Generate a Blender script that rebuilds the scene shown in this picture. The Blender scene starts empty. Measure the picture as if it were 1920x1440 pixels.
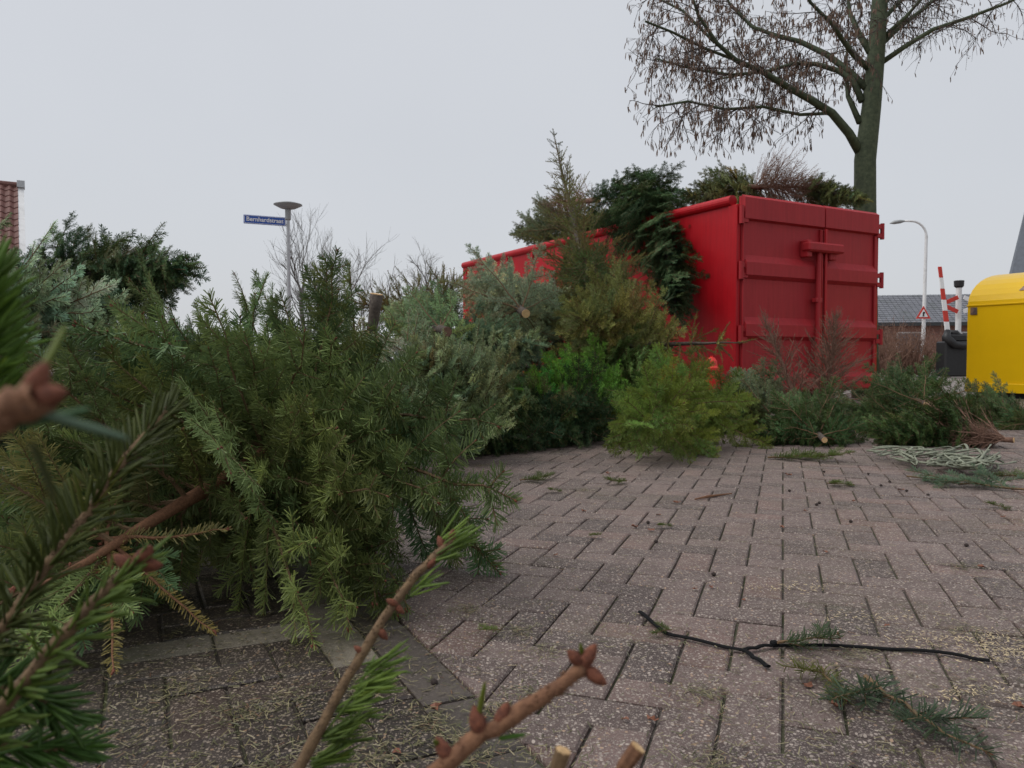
import bpy, math, random
import numpy as np
from mathutils import Vector, Matrix
S = bpy.context.scene
COL = S.collection
# ------------------------------------------------------------------ camera
CAM_H, F, CX, CY, HOR = 0.60, 1450.0, 960.0, 720.0, 670.0
TH = math.atan((CY - HOR) / F)
cd = bpy.data.cameras.new('camera'); cam = bpy.data.objects.new('camera', cd); COL.objects.link(cam)
cam.location = (0, 0, CAM_H); cam.rotation_euler = (math.pi / 2 - TH, 0, 0)
cd.sensor_width = 36; cd.lens = F / 1920 * 36; cd.clip_start = 0.02; cd.clip_end = 2000
cd.dof.use_dof = True; cd.dof.focus_distance = 2.2; cd.dof.aperture_fstop = 16
S.camera = cam
# ------------------------------------------------------------------ world, sun, exposure (overcast)
W = bpy.data.worlds.new('World'); S.world = W; W.use_nodes = True
nt = W.node_tree; nt.nodes.clear()
sky = nt.nodes.new('ShaderNodeTexSky'); sky.sky_type = 'NISHITA'; sky.sun_disc = False
SUN_EL, SUN_AZ = math.radians(55), math.radians(-95)
sky.sun_elevation = SUN_EL; sky.sun_rotation = SUN_AZ; sky.dust_density = 4; sky.air_density = 1
bg1 = nt.nodes.new('ShaderNodeBackground'); bg1.inputs[1].default_value = 0.012
bg2 = nt.nodes.new('ShaderNodeBackground'); bg2.inputs[1].default_value = 1.0
tcw = nt.nodes.new('ShaderNodeTexCoord'); cl_ = nt.nodes.new('ShaderNodeTexNoise'); cl_.inputs['Scale'].default_value = 1.6; cl_.inputs['Detail'].default_value = 5; nt.links.new(tcw.outputs['Generated'], cl_.inputs['Vector'])
cr_ = nt.nodes.new('ShaderNodeValToRGB'); cr_.color_ramp.elements[0].position = .3; cr_.color_ramp.elements[0].color = (.427, .440, .463, 1); cr_.color_ramp.elements[1].position = .7; cr_.color_ramp.elements[1].color = (.458, .470, .493, 1)   # faint cloud tone of an even overcast
nt.links.new(cl_.outputs[0], cr_.inputs[0]); nt.links.new(cr_.outputs[0], bg2.inputs[0])
add = nt.nodes.new('ShaderNodeAddShader'); out = nt.nodes.new('ShaderNodeOutputWorld')
nt.links.new(sky.outputs[0], bg1.inputs[0]); nt.links.new(bg1.outputs[0], add.inputs[0]); nt.links.new(bg2.outputs[0], add.inputs[1])
nt.links.new(add.outputs[0], out.inputs[0])
sl = bpy.data.lights.new('sun', 'SUN'); sl.energy = 1.5; sl.angle = math.radians(50); sl.color = (1, 0.98, 0.95)
so = bpy.data.objects.new('sun', sl); COL.objects.link(so)
so.rotation_euler = (math.pi / 2 - SUN_EL, 0, math.pi - SUN_AZ)
S.view_settings.view_transform = 'Standard'; S.view_settings.look = 'None'
S.view_settings.exposure = 0.4; S.view_settings.gamma = 1; S.view_settings.use_curve_mapping = False
S.render.engine = 'CYCLES'
S.cycles.max_bounces = 5; S.cycles.diffuse_bounces = 3; S.cycles.glossy_bounces = 2; S.cycles.transmission_bounces = 2

# ------------------------------------------------------------------ helpers
V3 = lambda *a: np.array(a, float)
def P(px, py, d):
    """pixel (1920x1440) at forward depth d -> world point"""
    u = (px - CX) / F * d; v = (CY - py) / F * d; c, s = math.cos(TH), math.sin(TH)
    return V3(u, d * c + v * s, CAM_H - d * s + v * c)
def G(px, py, z=0.0):
    """pixel -> point on the plane of height z"""
    p = P(px, py, 1.0) - V3(0, 0, CAM_H)
    return V3(0, 0, CAM_H) + p * ((z - CAM_H) / p[2])
def nrm(v):
    v = np.asarray(v, float); return v / (np.linalg.norm(v, axis=-1, keepdims=True) + 1e-12)
RN = np.random.default_rng(7)

class MB:
    """collects geometry, builds ONE mesh"""
    def __init__(s): s.v = []; s.f4 = []; s.f3 = []; s.fn = []; s.m4 = []; s.m3 = []; s.mn = []; s.r = []; s.n = 0
    def verts(s, v, rnd=0.5):
        v = np.asarray(v, float).reshape(-1, 3); k = s.n; s.v.append(v); s.n += len(v)
        s.r.append(np.broadcast_to(np.asarray(rnd, float), (len(v),)).copy()); return k
    def quads(s, q, m=0): q = np.asarray(q, int).reshape(-1, 4); s.f4.append(q); s.m4.append(np.full(len(q), m))
    def tris(s, t, m=0): t = np.asarray(t, int).reshape(-1, 3); s.f3.append(t); s.m3.append(np.full(len(t), m))
    def ngon(s, idx, m=0): s.fn.append(list(idx)); s.mn.append(m)
    def box(s, c, sz, R=None, m=0, rnd=.5, bev=0.0):
        h = np.asarray(sz, float) / 2
        if bev <= 0:
            v = V3(*[0]) if False else np.array([[x, y, z] for z in (-1, 1) for y in (-1, 1) for x in (-1, 1)], float) * h
            f = [[0, 2, 3, 1], [4, 5, 7, 6], [0, 1, 5, 4], [2, 6, 7, 3], [0, 4, 6, 2], [1, 3, 7, 5]]
            if R is not None: v = v @ np.asarray(R).T
            k = s.verts(v + c, rnd); s.quads(np.array(f) + k, m)
        else:
            b = min(bev, h.min() * .9)
            vs = []; 
            for z in (-1, 1):
                for y in (-1, 1):
                    for x in (-1, 1):
                        for a in range(3):
                            p = np.array([x, y, z], float) * h
                            for q in range(3):
                                if q != a: p[q] -= np.sign(p[q]) * b
                            vs.append(p)
            I = lambda x, y, z, a: ((z * 2 + y) * 2 + x) * 3 + a
            q = []
            for a in range(3):
                o = [i for i in range(3) if i != a]
                for sg in (0, 1):
                    ids = []
                    for (i, j) in ((0, 0), (1, 0), (1, 1), (0, 1)):
                        t = [0, 0, 0]; t[a] = sg; t[o[0]] = i; t[o[1]] = j; ids.append(I(t[0], t[1], t[2], a))
                    q.append(ids if (sg == 1) == (a != 1) else ids[::-1])
            for a in range(3):      # edges along axis a
                o = [i for i in range(3) if i != a]
                for i in (0, 1):
                    for j in (0, 1):
                        t0 = [0, 0, 0]; t1 = [0, 0, 0]; t1[a] = 1
                        for t in (t0, t1): t[o[0]] = i; t[o[1]] = j
                        q.append([I(*t0, o[0]), I(*t1, o[0]), I(*t1, o[1]), I(*t0, o[1])])
            t3 = [[I(x, y, z, 0), I(x, y, z, 1), I(x, y, z, 2)] for x in (0, 1) for y in (0, 1) for z in (0, 1)]
            v = np.array(vs)
            if R is not None: v = v @ np.asarray(R).T
            k = s.verts(v + c, rnd); s.quads(np.array(q) + k, m); s.tris(np.array(t3) + k, m)
    def tube(s, pts, rad, n=6, m=0, caps=True, rnd=.5, mcap=None, flat=1.0, up=None):
        pts = np.asarray(pts, float); K = len(pts); rad = np.broadcast_to(np.asarray(rad, float), (K,))
        t = np.zeros_like(pts); t[1:-1] = pts[2:] - pts[:-2]; t[0] = pts[1] - pts[0]; t[-1] = pts[-1] - pts[-2]; t = nrm(t)
        a = np.asarray(up, float) if up is not None else (V3(0, 0, 1) if abs(t[0][2]) < .9 else V3(1, 0, 0))
        rings = []
        for i in range(K):
            x = nrm(np.cross(a, t[i])); y = np.cross(t[i], x); a = y if up is None else a
            an = np.arange(n) * 2 * math.pi / n
            rings.append(pts[i] + rad[i] * (np.outer(np.cos(an), x) + flat * np.outer(np.sin(an), y)))
        k = s.verts(np.concatenate(rings), rnd)
        i = np.arange(n); j = (i + 1) % n
        for r in range(K - 1):
            b = k + r * n; s.quads(np.stack([b + i, b + j, b + n + j, b + n + i], 1), m)
        if caps:
            s.ngon([k + q for q in range(n)][::-1], m if mcap is None else mcap); s.ngon([k + (K - 1) * n + q for q in range(n)], m)
    def lathe(s, prof, c, n=20, m=0, R=None):
        prof = np.asarray(prof, float); an = np.arange(n) * 2 * math.pi / n; v = []
        for r, z in prof: v.append(np.stack([r * np.cos(an), r * np.sin(an), np.full(n, z)], 1))
        v = np.concatenate(v)
        if R is not None: v = v @ np.asarray(R).T
        k = s.verts(v + c); i = np.arange(n); j = (i + 1) % n
        for r in range(len(prof) - 1):
            b = k + r * n; s.quads(np.stack([b + i, b + j, b + n + j, b + n + i], 1), m)
        s.ngon([k + q for q in range(n)][::-1], m); s.ngon([k + (len(prof) - 1) * n + q for q in range(n)], m)
    def prism(s, poly, ex, m=0):
        """poly: Nx3 planar loop, ex: extrusion vector"""
        poly = np.asarray(poly, float); n = len(poly); k = s.verts(np.concatenate([poly, poly + np.asarray(ex, float)]))
        i = np.arange(n); j = (i + 1) % n
        s.quads(np.stack([k + i, k + j, k + n + j, k + n + i], 1), m); s.ngon([k + q for q in range(n)][::-1], m); s.ngon([k + n + q for q in range(n)], m)
    def mesh(s, name, mats, smooth=False):
        me = bpy.data.meshes.new(name); v = np.concatenate(s.v); me.vertices.add(len(v)); me.vertices.foreach_set('co', v.ravel())
        li = []; tot = []; mi = []
        if s.f4: q = np.concatenate(s.f4); li.append(q.ravel()); tot.append(np.full(len(q), 4)); mi.append(np.concatenate(s.m4))
        if s.f3: q = np.concatenate(s.f3); li.append(q.ravel()); tot.append(np.full(len(q), 3)); mi.append(np.concatenate(s.m3))
        for f, m in zip(s.fn, s.mn): li.append(np.array(f)); tot.append(np.array([len(f)])); mi.append(np.array([m]))
        li = np.concatenate(li); tot = np.concatenate(tot); mi = np.concatenate(mi)
        me.loops.add(len(li)); me.loops.foreach_set('vertex_index', li.astype(np.int32))
        me.polygons.add(len(tot)); st = np.concatenate([[0], np.cumsum(tot)[:-1]])
        me.polygons.foreach_set('loop_start', st.astype(np.int32))
        me.polygons.foreach_set('material_index', mi.astype(np.int32))
        if smooth is not False: me.polygons.foreach_set('use_smooth', np.full(len(tot), bool(smooth)))
        else: me.polygons.foreach_set('use_smooth', np.zeros(len(tot), bool))
        at = me.attributes.new('rnd', 'FLOAT', 'POINT'); at.data.foreach_set('value', np.concatenate(s.r).astype(np.float32))
        for m in (mats if isinstance(mats, (list, tuple)) else [mats]): me.materials.append(m)
        me.update(calc_edges=True); return me
    def build(s, name, mats, parent=None, loc=None, smooth=False):
        return link(name, s.mesh(name, mats, smooth), parent, loc)
def link(name, me, parent=None, loc=None, color=None, mat=None):
    o = bpy.data.objects.new(name, me); COL.objects.link(o)
    if parent is not None: o.parent = parent
    if mat is not None: o.matrix_basis = mat
    elif loc is not None: o.location = loc
    if color is not None: o.color = color
    return o
def empty(name, loc, label=None, cat=None, group=None, rz=0.0):
    o = bpy.data.objects.new(name, None); COL.objects.link(o); o.location = loc; o.rotation_euler = (0, 0, rz); o.empty_display_size = .1
    return tag(o, label, cat, group)
def tag(o, label=None, cat=None, group=None, kind=None):
    if label: o['label'] = label
    if cat: o['category'] = cat
    if group: o['group'] = group
    if kind: o['kind'] = kind
    return o
def rotz(a): c, s = math.cos(a), math.sin(a); return np.array([[c, -s, 0], [s, c, 0], [0, 0, 1]])

# ------------------------------------------------------------------ materials
def newmat(name):
    m = bpy.data.materials.new(name); m.use_nodes = True; t = m.node_tree; b = t.nodes['Principled BSDF']; return m, t, b
def N(t, kind, **kw):
    n = t.nodes.new(kind)
    for k, v in kw.items():
        if k.startswith('i_'): n.inputs[k[2:].replace('_', ' ')].default_value = v
        else: setattr(n, k, v)
    return n
def ramp(t, fac, stops):
    r = N(t, 'ShaderNodeValToRGB'); e = r.color_ramp.elements
    while len(e) < len(stops): e.new(.5)
    for x, (p, c) in zip(e, stops): x.position = p; x.color = (*c, 1) if len(c) == 3 else c
    t.links.new(fac, r.inputs[0]); return r
def mix(t, fac, a, b, mode='MIX'):
    m = N(t, 'ShaderNodeMix', data_type='RGBA', blend_type=mode)
    for sock, val in ((m.inputs[0], fac), (m.inputs[6], a), (m.inputs[7], b)):
        if hasattr(val, 'is_linked') or hasattr(val, 'links'): t.links.new(val, sock)
        elif isinstance(val, (int, float)): sock.default_value = val
        else: sock.default_value = (*val, 1)
    return m.outputs[2]
def coords(t, obj=False):
    if obj: return N(t, 'ShaderNodeTexCoord').outputs['Object']
    return N(t, 'ShaderNodeNewGeometry').outputs['Position']
def noise(t, co, scale, detail=4, rough=.6):
    n = N(t, 'ShaderNodeTexNoise'); n.inputs['Scale'].default_value = scale; n.inputs['Detail'].default_value = detail; n.inputs['Roughness'].default_value = rough
    t.links.new(co, n.inputs['Vector']); return n.outputs[0]
def bump(t, b, h, strength=.3, dist=.01):
    n = N(t, 'ShaderNodeBump'); n.inputs['Strength'].default_value = strength; n.inputs['Distance'].default_value = dist
    t.links.new(h, n.inputs['Height']); t.links.new(n.outputs[0], b.inputs['Normal'])
def simple(name, col, rough=.6, metal=0., var=.12, scale=8., bmp=.0, spec=.5, dirt=None):
    m, t, b = newmat(name); co = coords(t, True); nz = noise(t, co, scale)
    lo = tuple(c * (1 - var) for c in col); hi = tuple(min(1, c * (1 + var)) for c in col)
    c = ramp(t, nz, [(.3, lo), (.7, hi)]).outputs[0]
    if dirt is not None:
        nd = noise(t, co, scale * .37, 6, .7); f = ramp(t, nd, [(.5, (0, 0, 0)), (.72, (1, 1, 1))]).outputs[0]; c = mix(t, f, c, dirt)
    t.links.new(c, b.inputs['Base Color']); b.inputs['Roughness'].default_value = rough; b.inputs['Metallic'].default_value = metal
    b.inputs['Specular IOR Level'].default_value = spec
    if bmp: bump(t, b, noise(t, co, scale * 4), bmp, .01)
    return m
def needle_mat():
    m, t, b = newmat('needles')
    oi = N(t, 'ShaderNodeObjectInfo'); at = N(t, 'ShaderNodeAttribute', attribute_name='rnd'); ge = N(t, 'ShaderNodeNewGeometry')
    v = ramp(t, at.outputs['Fac'], [(0., (.45, .40, .30)), (.12, (.70, .74, .7)), (.6, (1.0, 1.0, 1.0)), (.92, (1.35, 1.3, 1.05)), (1., (1.75, 1.25, .7))]).outputs[0]
    c = mix(t, 1.0, oi.outputs['Color'], v, 'MULTIPLY')
    lo = mix(t, 1.0, c, (1.6, 1.6, 1.62), 'MULTIPLY')         # waxy pale underside of a fir needle
    c2 = mix(t, ge.outputs['Backfacing'], c, lo)
    hs = N(t, 'ShaderNodeHueSaturation'); t.links.new(c2, hs.inputs['Color'])
    mr = N(t, 'ShaderNodeMapRange'); mr.inputs[3].default_value = .62; mr.inputs[4].default_value = 1.38; t.links.new(oi.outputs['Random'], mr.inputs[0]); t.links.new(mr.outputs[0], hs.inputs['Value'])
    t.links.new(hs.outputs[0], b.inputs['Base Color']); b.inputs['Roughness'].default_value = .5; b.inputs['Specular IOR Level'].default_value = .28
    tr = N(t, 'ShaderNodeBsdfTranslucent'); t.links.new(hs.outputs[0], tr.inputs[0])
    mx = N(t, 'ShaderNodeMixShader'); mx.inputs[0].default_value = .30; o = t.nodes['Material Output']
    t.links.new(b.outputs[0], mx.inputs[1]); t.links.new(tr.outputs[0], mx.inputs[2]); t.links.new(mx.outputs[0], o.inputs[0]); return m
def bark_mat(name, c0, c1, scale=60., rough=.85):
    m, t, b = newmat(name); co = coords(t, True); nz = noise(t, co, scale, 5, .7)
    t.links.new(ramp(t, nz, [(.3, c0), (.7, c1)]).outputs[0], b.inputs['Base Color']); b.inputs['Roughness'].default_value = rough
    bump(t, b, nz, .5, .004); return m
def aggregate(name, base, lo, stone, dens=.5, wet=.0, attr=False, moss=0.):
    """exposed aggregate concrete brick"""
    m, t, b = newmat(name); co = coords(t)
    if attr: rv = N(t, 'ShaderNodeAttribute', attribute_name='rnd').outputs['Fac']
    else: rv = N(t, 'ShaderNodeObjectInfo').outputs['Random']
    c = ramp(t, rv, [(0, tuple(x * .82 for x in lo)), (.4, base), (.8, tuple(x * 1.18 for x in base)), (1, (base[0] * 1.22, base[1] * 1.08, base[2] * 1.03))]).outputs[0]
    nz = noise(t, co, 5, 8, .75); c = mix(t, .75, c, ramp(t, nz, [(.3, (.55, .55, .55)), (.7, (1.25, 1.25, 1.25))]).outputs[0], 'MULTIPLY')
    fine = noise(t, co, 420, 3, .7); c = mix(t, .6, c, ramp(t, fine, [(.35, (.45, .45, .45)), (.65, (1.5, 1.5, 1.5))]).outputs[0], 'MULTIPLY')
    for sc, th, col in ((170, .42, tuple(x * .8 for x in stone)), (300, .45, tuple(x * .7 for x in stone)), (110, .36, stone), (70, .22, (stone[0] * .95, stone[1] * .78, stone[2] * .62))):
        vo = N(t, 'ShaderNodeTexVoronoi'); vo.inputs['Scale'].default_value = sc; t.links.new(co, vo.inputs['Vector'])
        d = ramp(t, vo.outputs['Distance'], [(th * .75, (1, 1, 1)), (th, (0, 0, 0))]).outputs[0]
        hs = N(t, 'ShaderNodeSeparateColor'); t.links.new(vo.outputs['Color'], hs.inputs[0])
        pick = ramp(t, hs.outputs[0], [(1 - dens - .02, (0, 0, 0)), (1 - dens + .02, (1, 1, 1))]).outputs[0]
        var = mix(t, .55, col, mix(t, hs.outputs[1], (.4, .36, .34), (1.15, 1.1, 1.05)), 'MULTIPLY')
        c = mix(t, mix(t, 1., d, pick, 'MULTIPLY'), c, var)
    big = noise(t, co, 1.7, 5, .65)
    if moss:
        f = mix(t, 1., ramp(t, big, [(.5, (0, 0, 0)), (.75, (moss, moss, moss))]).outputs[0], ramp(t, noise(t, co, 40, 4), [(.4, (0, 0, 0)), (.6, (1, 1, 1))]).outputs[0], 'MULTIPLY')
        c = mix(t, f, c, (.07, .075, .03))
    t.links.new(c, b.inputs['Base Color'])
    r = ramp(t, big, [(.35, (.32 if wet else .55,) * 3), (.65, (.6 if wet else .8,) * 3)]).outputs[0]; t.links.new(r, b.inputs['Roughness'])
    b.inputs['Specular IOR Level'].default_value = .4
    bump(t, b, fine, .45, .003); return m

M = {}
M['needles'] = needle_mat()
M['twig'] = bark_mat('twig_bark', (.085, .05, .026), (.20, .125, .062), 130)
M['twig_red'] = bark_mat('twig_red_bark', (.10, .042, .02), (.25, .12, .06), 160)
M['bud'] = bark_mat('bud', (.07, .02, .012), (.24, .08, .04), 420)
M['trunk'] = bark_mat('fir_trunk_bark', (.035, .026, .022), (.12, .095, .075), 45)
M['cut'] = bark_mat('cut_wood', (.42, .25, .11), (.66, .45, .23), 90)
M['dead'] = bark_mat('dead_twig', (.10, .05, .035), (.24, .135, .09), 70)
M['brick'] = aggregate('brick_red', (.134, .096, .086), (.094, .068, .062), (.40, .345, .305), .42, moss=.5)
M['brick_j'] = aggregate('brick_red_far', (.134, .096, .086), (.094, .068, .062), (.40, .345, .305), .42, attr=True, moss=.5)
M['bay'] = aggregate('brick_bay', (.044, .033, .028), (.032, .025, .021), (.30, .25, .20), .32, wet=1, moss=.4)
M['bay_j'] = aggregate('brick_bay_far', (.044, .033, .028), (.032, .025, .021), (.30, .25, .20), .32, wet=1, attr=True, moss=.4)
M['white_brick'] = aggregate('brick_white', (.165, .145, .11), (.13, .115, .088), (.28, .25, .2), .35, moss=.8)
M['grey_brick'] = aggregate('brick_grey', (.078, .064, .055), (.06, .05, .045), (.2, .17, .15), .12, wet=1, moss=.4)
def sand_mat():
    m, t, b = newmat('joint_sand'); co = coords(t); n1 = noise(t, co, 6, 5, .7); n2 = noise(t, co, 180, 3)
    c = ramp(t, n2, [(.3, (.04, .035, .029)), (.7, (.12, .10, .085))]).outputs[0]
    f = ramp(t, n1, [(.45, (0, 0, 0)), (.62, (.85, .85, .85))]).outputs[0]; c = mix(t, f, c, (.055, .065, .018))
    t.links.new(c, b.inputs['Base Color']); b.inputs['Roughness'].default_value = .95; bump(t, b, n2, .8, .004); return m
M['sand'] = sand_mat()
M['ground'] = simple('far_ground', (.19, .16, .145), .85, var=.3, scale=1.5, bmp=.2)

# ------------------------------------------------------------------ ground and paving
def sheet(name, x0, x1, y0, y1, z, mat):
    b = MB(); k = b.verts([[x0, y0, z], [x1, y0, z], [x1, y1, z], [x0, y1, z]]); b.quads([[k, k + 1, k + 2, k + 3]]); o = b.build(name, mat)
    return tag(o, kind='structure')
sheet('ground', -400, 400, -100, 900, -.05, M['ground'])
pave = sheet('pavement', -5.0, 9.0, -.5, 11.5, -.009, M['sand'])
bay = sheet('parking_bay', -5.2, .6, -.6, 7.0, -.012, M['sand'])
U = .0985
BW, BL = .0932, .1917
B0 = G(816, 1229); YA = math.radians(-26.0)
BA = V3(math.sin(YA), math.cos(YA), 0); BN = V3(-math.cos(YA), math.sin(YA), 0)      # along the edge, towards the bay
YR = math.radians(19.3); RV = V3(math.sin(YR), math.cos(YR), 0); RU = V3(math.cos(YR), -math.sin(YR), 0)
def brick_mesh(name, lx, ly, mat):
    b = MB(); h = .035; x, y, c = lx / 2, ly / 2, .004
    v = [[-x, -y, -h], [x, -y, -h], [x, y, -h], [-x, y, -h], [-x, -y, -c], [x, -y, -c], [x, y, -c], [-x, y, -c],
         [-x + c, -y + c, 0], [x - c, -y + c, 0], [x - c, y - c, 0], [-x + c, y - c, 0]]
    k = b.verts(v); i = np.arange(4); j = (i + 1) % 4
    b.quads(np.stack([i, j, j + 4, i + 4], 1)); b.quads(np.stack([i + 4, j + 4, j + 8, i + 8], 1)); b.quads([[8, 9, 10, 11]])
    return b.mesh(name, mat)
def clip(poly, p, n):
    out = []
    for i in range(len(poly)):
        a, b = poly[i], poly[(i + 1) % len(poly)]; da, db = np.dot(a - p, n), np.dot(b - p, n)
        if da >= 0: out.append(a)
        if da * db < 0: out.append(a + (b - a) * da / (da - db))
    return out
def in_frame(p):
    d = p[1]
    if d < .8: return False
    x = CX + F * p[0] / d; y = HOR + F * (CAM_H - p[2]) / d
    return -60 < x < 1980 and y < 1500
def poly_brick(mb, poly, z, rnd, c=.004, h=.035):
    poly = np.array(poly); n = len(poly); ce = poly.mean(0); ins = ce + (poly - ce) * (1 - c / (np.linalg.norm(poly - ce, axis=1, keepdims=True) + 1e-6) * 1.3)
    lo = poly.copy(); lo[:, 2] = z - h; mid = poly.copy(); mid[:, 2] = z - c; top = ins.copy(); top[:, 2] = z
    k = mb.verts(np.concatenate([lo, mid, top]), rnd); i = np.arange(n); j = (i + 1) % n
    mb.quads(np.stack([k + i, k + j, k + n + j, k + n + i], 1)); mb.quads(np.stack([k + n + i, k + n + j, k + 2 * n + j, k + 2 * n + i], 1)); mb.ngon([k + 2 * n + q for q in range(n)])
def place_bricks(bricks, parent, me_full, mat_j, nmax, extra=None):
    """bricks: list of (centre, yaw, lx, ly, poly or None, mesh or None)"""
    bricks.sort(key=lambda q: (0 if in_frame(q[0]) else 1, np.hypot(q[0][0], q[0][1])))
    mb = MB(); cnt = 0
    for (c, yaw, lx, ly, poly, me) in bricks:
        z = RN.normal(0, .0011); tx, ty = RN.normal(0, .006, 2)
        if (cnt < nmax and in_frame(c)) or me is not None:
            if poly is None:
                m4 = Matrix.Translation((c[0], c[1], z)) @ Matrix.Rotation(yaw + RN.normal(0, .006), 4, 'Z') @ Matrix.Rotation(tx, 4, 'X') @ Matrix.Rotation(ty, 4, 'Y')
                o = link('brick', me or me_full, parent, mat=m4)
            else:
                q = MB(); poly_brick(q, [p - c for p in poly], 0, .5); o = q.build('brick', me_full.materials[0], parent, loc=(c[0], c[1], z))
            cnt += 1
        else:
            if poly is None:
                R = rotz(yaw); poly = [c + R @ V3(sx * lx / 2, sy * ly / 2, 0) for sx, sy in ((-1, -1), (1, -1), (1, 1), (-1, 1))]
            poly_brick(mb, poly, z, RN.random())
    if mb.n:
        o = mb.build('far_bricks', mat_j, parent); o['kind'] = 'stuff'
ME_B = brick_mesh('brick', BL, BW, M['brick'])
lst = []
org = G(1468, 1411)
for i in range(-75, 95):
    for j in range(-30, 110):
        k = (i - j) % 4
        if k not in (0, 3): continue
        if k == 0: cc = org + RU * (i + 1) * U + RV * (j + .5) * U; yaw = -YR
        else: cc = org + RU * (i + .5) * U + RV * (j + 1) * U; yaw = -YR + math.pi / 2
        if not (-4 < cc[0] < 8.2 and .45 < cc[1] < 10.6): continue
        s = np.dot(cc - B0, BN)
        if s > .12: continue
        if cc[0] < -.5 - .35 * cc[1] or cc[0] > .9 + .8 * cc[1]: continue
        poly = None
        if s > -.13:
            R = rotz(yaw); poly = clip([cc + R @ V3(sx * BL / 2, sy * BW / 2, 0) for sx, sy in ((-1, -1), (1, -1), (1, 1), (-1, 1))], B0 - BN * .004, -BN)
            if len(poly) < 3: continue
            pa = np.array(poly); ar = .5 * abs(np.sum(pa[:, 0] * np.roll(pa[:, 1], -1) - pa[:, 1] * np.roll(pa[:, 0], -1)))
            if ar < .0006: continue
            if ar > .99 * BL * BW: poly = None
            else: cc = pa.mean(0)
        lst.append((cc, yaw, BL, BW, poly, None))
place_bricks(lst, pave, ME_B, M['brick_j'], 300)
# the parking bay: gutter row, white marking bricks, dark herringbone
ME_D = brick_mesh('brick_dark', BL, BW, M['bay']); ME_H = brick_mesh('brick_half', BW, BW, M['bay'])
ME_W = brick_mesh('brick_white', BL, BW, M['white_brick']); ME_G = brick_mesh('brick_grey', BL, BW, M['grey_brick'])
lst = []; yb = math.atan2(BA[1], BA[0])
def bpt(a, b): return B0 + BA * a + BN * b
for k in range(-5, 26):
    a = .033 + k * 2 * U
    lst.append((bpt(a + .06, U / 2), yb, BL, BW, None, ME_G if -6 < k < 12 else None))
    lst.append((bpt(a + U, U * 1.5), yb, BL, BW, None, (ME_W if k >= 0 else ME_D) if k < 12 else None))
A0 = .225
def white(ia, ib): return ia == 0 and ib < 6
for ib in range(2, 38):
    for ia in range(-12, 40):
        if white(ia, ib):
            if ib % 2 == 0: lst.append((bpt(A0 + .5 * U, (ib + 1) * U), yb + math.pi / 2, BL, BW, None, ME_W if ib < 16 else None))
            continue
        k = (ia - ib) % 4
        if k == 0: o2 = (ia + 1, ib)
        elif k == 1: o2 = (ia - 1, ib)
        elif k == 3: o2 = (ia, ib + 1)
        else: o2 = (ia, ib - 1)
        if o2[1] < 2 or white(*o2):
            c = bpt(A0 + (ia + .5) * U, (ib + .5) * U); lst.append((c, yb, BW, BW, None, ME_H if in_frame(c) and c[1] < 2.5 else None)); continue
        if k == 0: lst.append((bpt(A0 + (ia + 1) * U, (ib + .5) * U), yb, BL, BW, None, None))
        if k == 3: lst.append((bpt(A0 + (ia + .5) * U, (ib + 1) * U), yb + math.pi / 2, BL, BW, None, None))
place_bricks(lst, bay, ME_D, M['bay_j'], 170)

# ------------------------------------------------------------------ red roll-off container
CA = V3(2.53, 8.73, 0); ANG = math.radians(28.9); CWD, CLN, CHT = 2.45, 7.2, 2.435
CUX = V3(math.cos(ANG), math.sin(ANG), 0); CUY = V3(-math.sin(ANG), math.cos(ANG), 0)
def paint(name, c0, c1, rough, streak=.25, chip=True):
    m, t, b = newmat(name); co = coords(t, True)
    mp = N(t, 'ShaderNodeMapping'); mp.inputs['Scale'].default_value = (9, 9, .5); t.links.new(co, mp.inputs[0])
    st = noise(t, mp.outputs[0], 3, 5, .7); n1 = noise(t, co, 1.6, 5, .65)
    c = mix(t, ramp(t, n1, [(.3, (0, 0, 0)), (.7, (1, 1, 1))]).outputs[0], c0, c1)
    c = mix(t, streak, c, ramp(t, st, [(.3, (.55, .5, .5)), (.7, (1.2, 1.2, 1.2))]).outputs[0], 'MULTIPLY')
    if chip:
        n2 = noise(t, co, 26, 8, .75); f = ramp(t, n2, [(.665, (0, 0, 0)), (.69, (1, 1, 1))]).outputs[0]; c = mix(t, f, c, (.10, .035, .025)); n3 = noise(t, mp.outputs[0], 7, 8, .8); c = mix(t, ramp(t, n3, [(.66, (0, 0, 0)), (.72, (.6, .6, .6))]).outputs[0], c, (.34, .16, .14))
    t.links.new(c, b.inputs['Base Color']); t.links.new(ramp(t, n1, [(.3, (rough,) * 3), (.7, (min(1, rough + .15),) * 3)]).outputs[0], b.inputs['Roughness'])
    b.inputs['Specular IOR Level'].default_value = .28; bump(t, b, noise(t, co, 2.2, 3), .12, .03); return m
M['red'] = paint('red_paint', (.37, .004, .010), (.44, .007, .014), .36, .4)
M['red_door'] = paint('faded_red_paint', (.34, .016, .022), (.40, .030, .037), .5, .4)
M['steel'] = simple('worn_steel', (.22, .20, .19), .45, .8, .3, 30)
con = empty('skip_container', tuple(CA), 'large open red steel waste container heaped with discarded trees', 'container', rz=ANG)
def cbox(mb, x0, x1, y0, y1, z0, z1, bev=.006, m=0): mb.box(V3((x0 + x1) / 2, (y0 + y1) / 2, (z0 + z1) / 2), (x1 - x0, y1 - y0, z1 - z0), None, m, .5, bev)
ZB, ZT = .22, CHT
b = MB(); cbox(b, .03, CWD - .03, .1, CLN - .02, ZB, ZB + .08); b.build('floor', M['red'], con)
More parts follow.
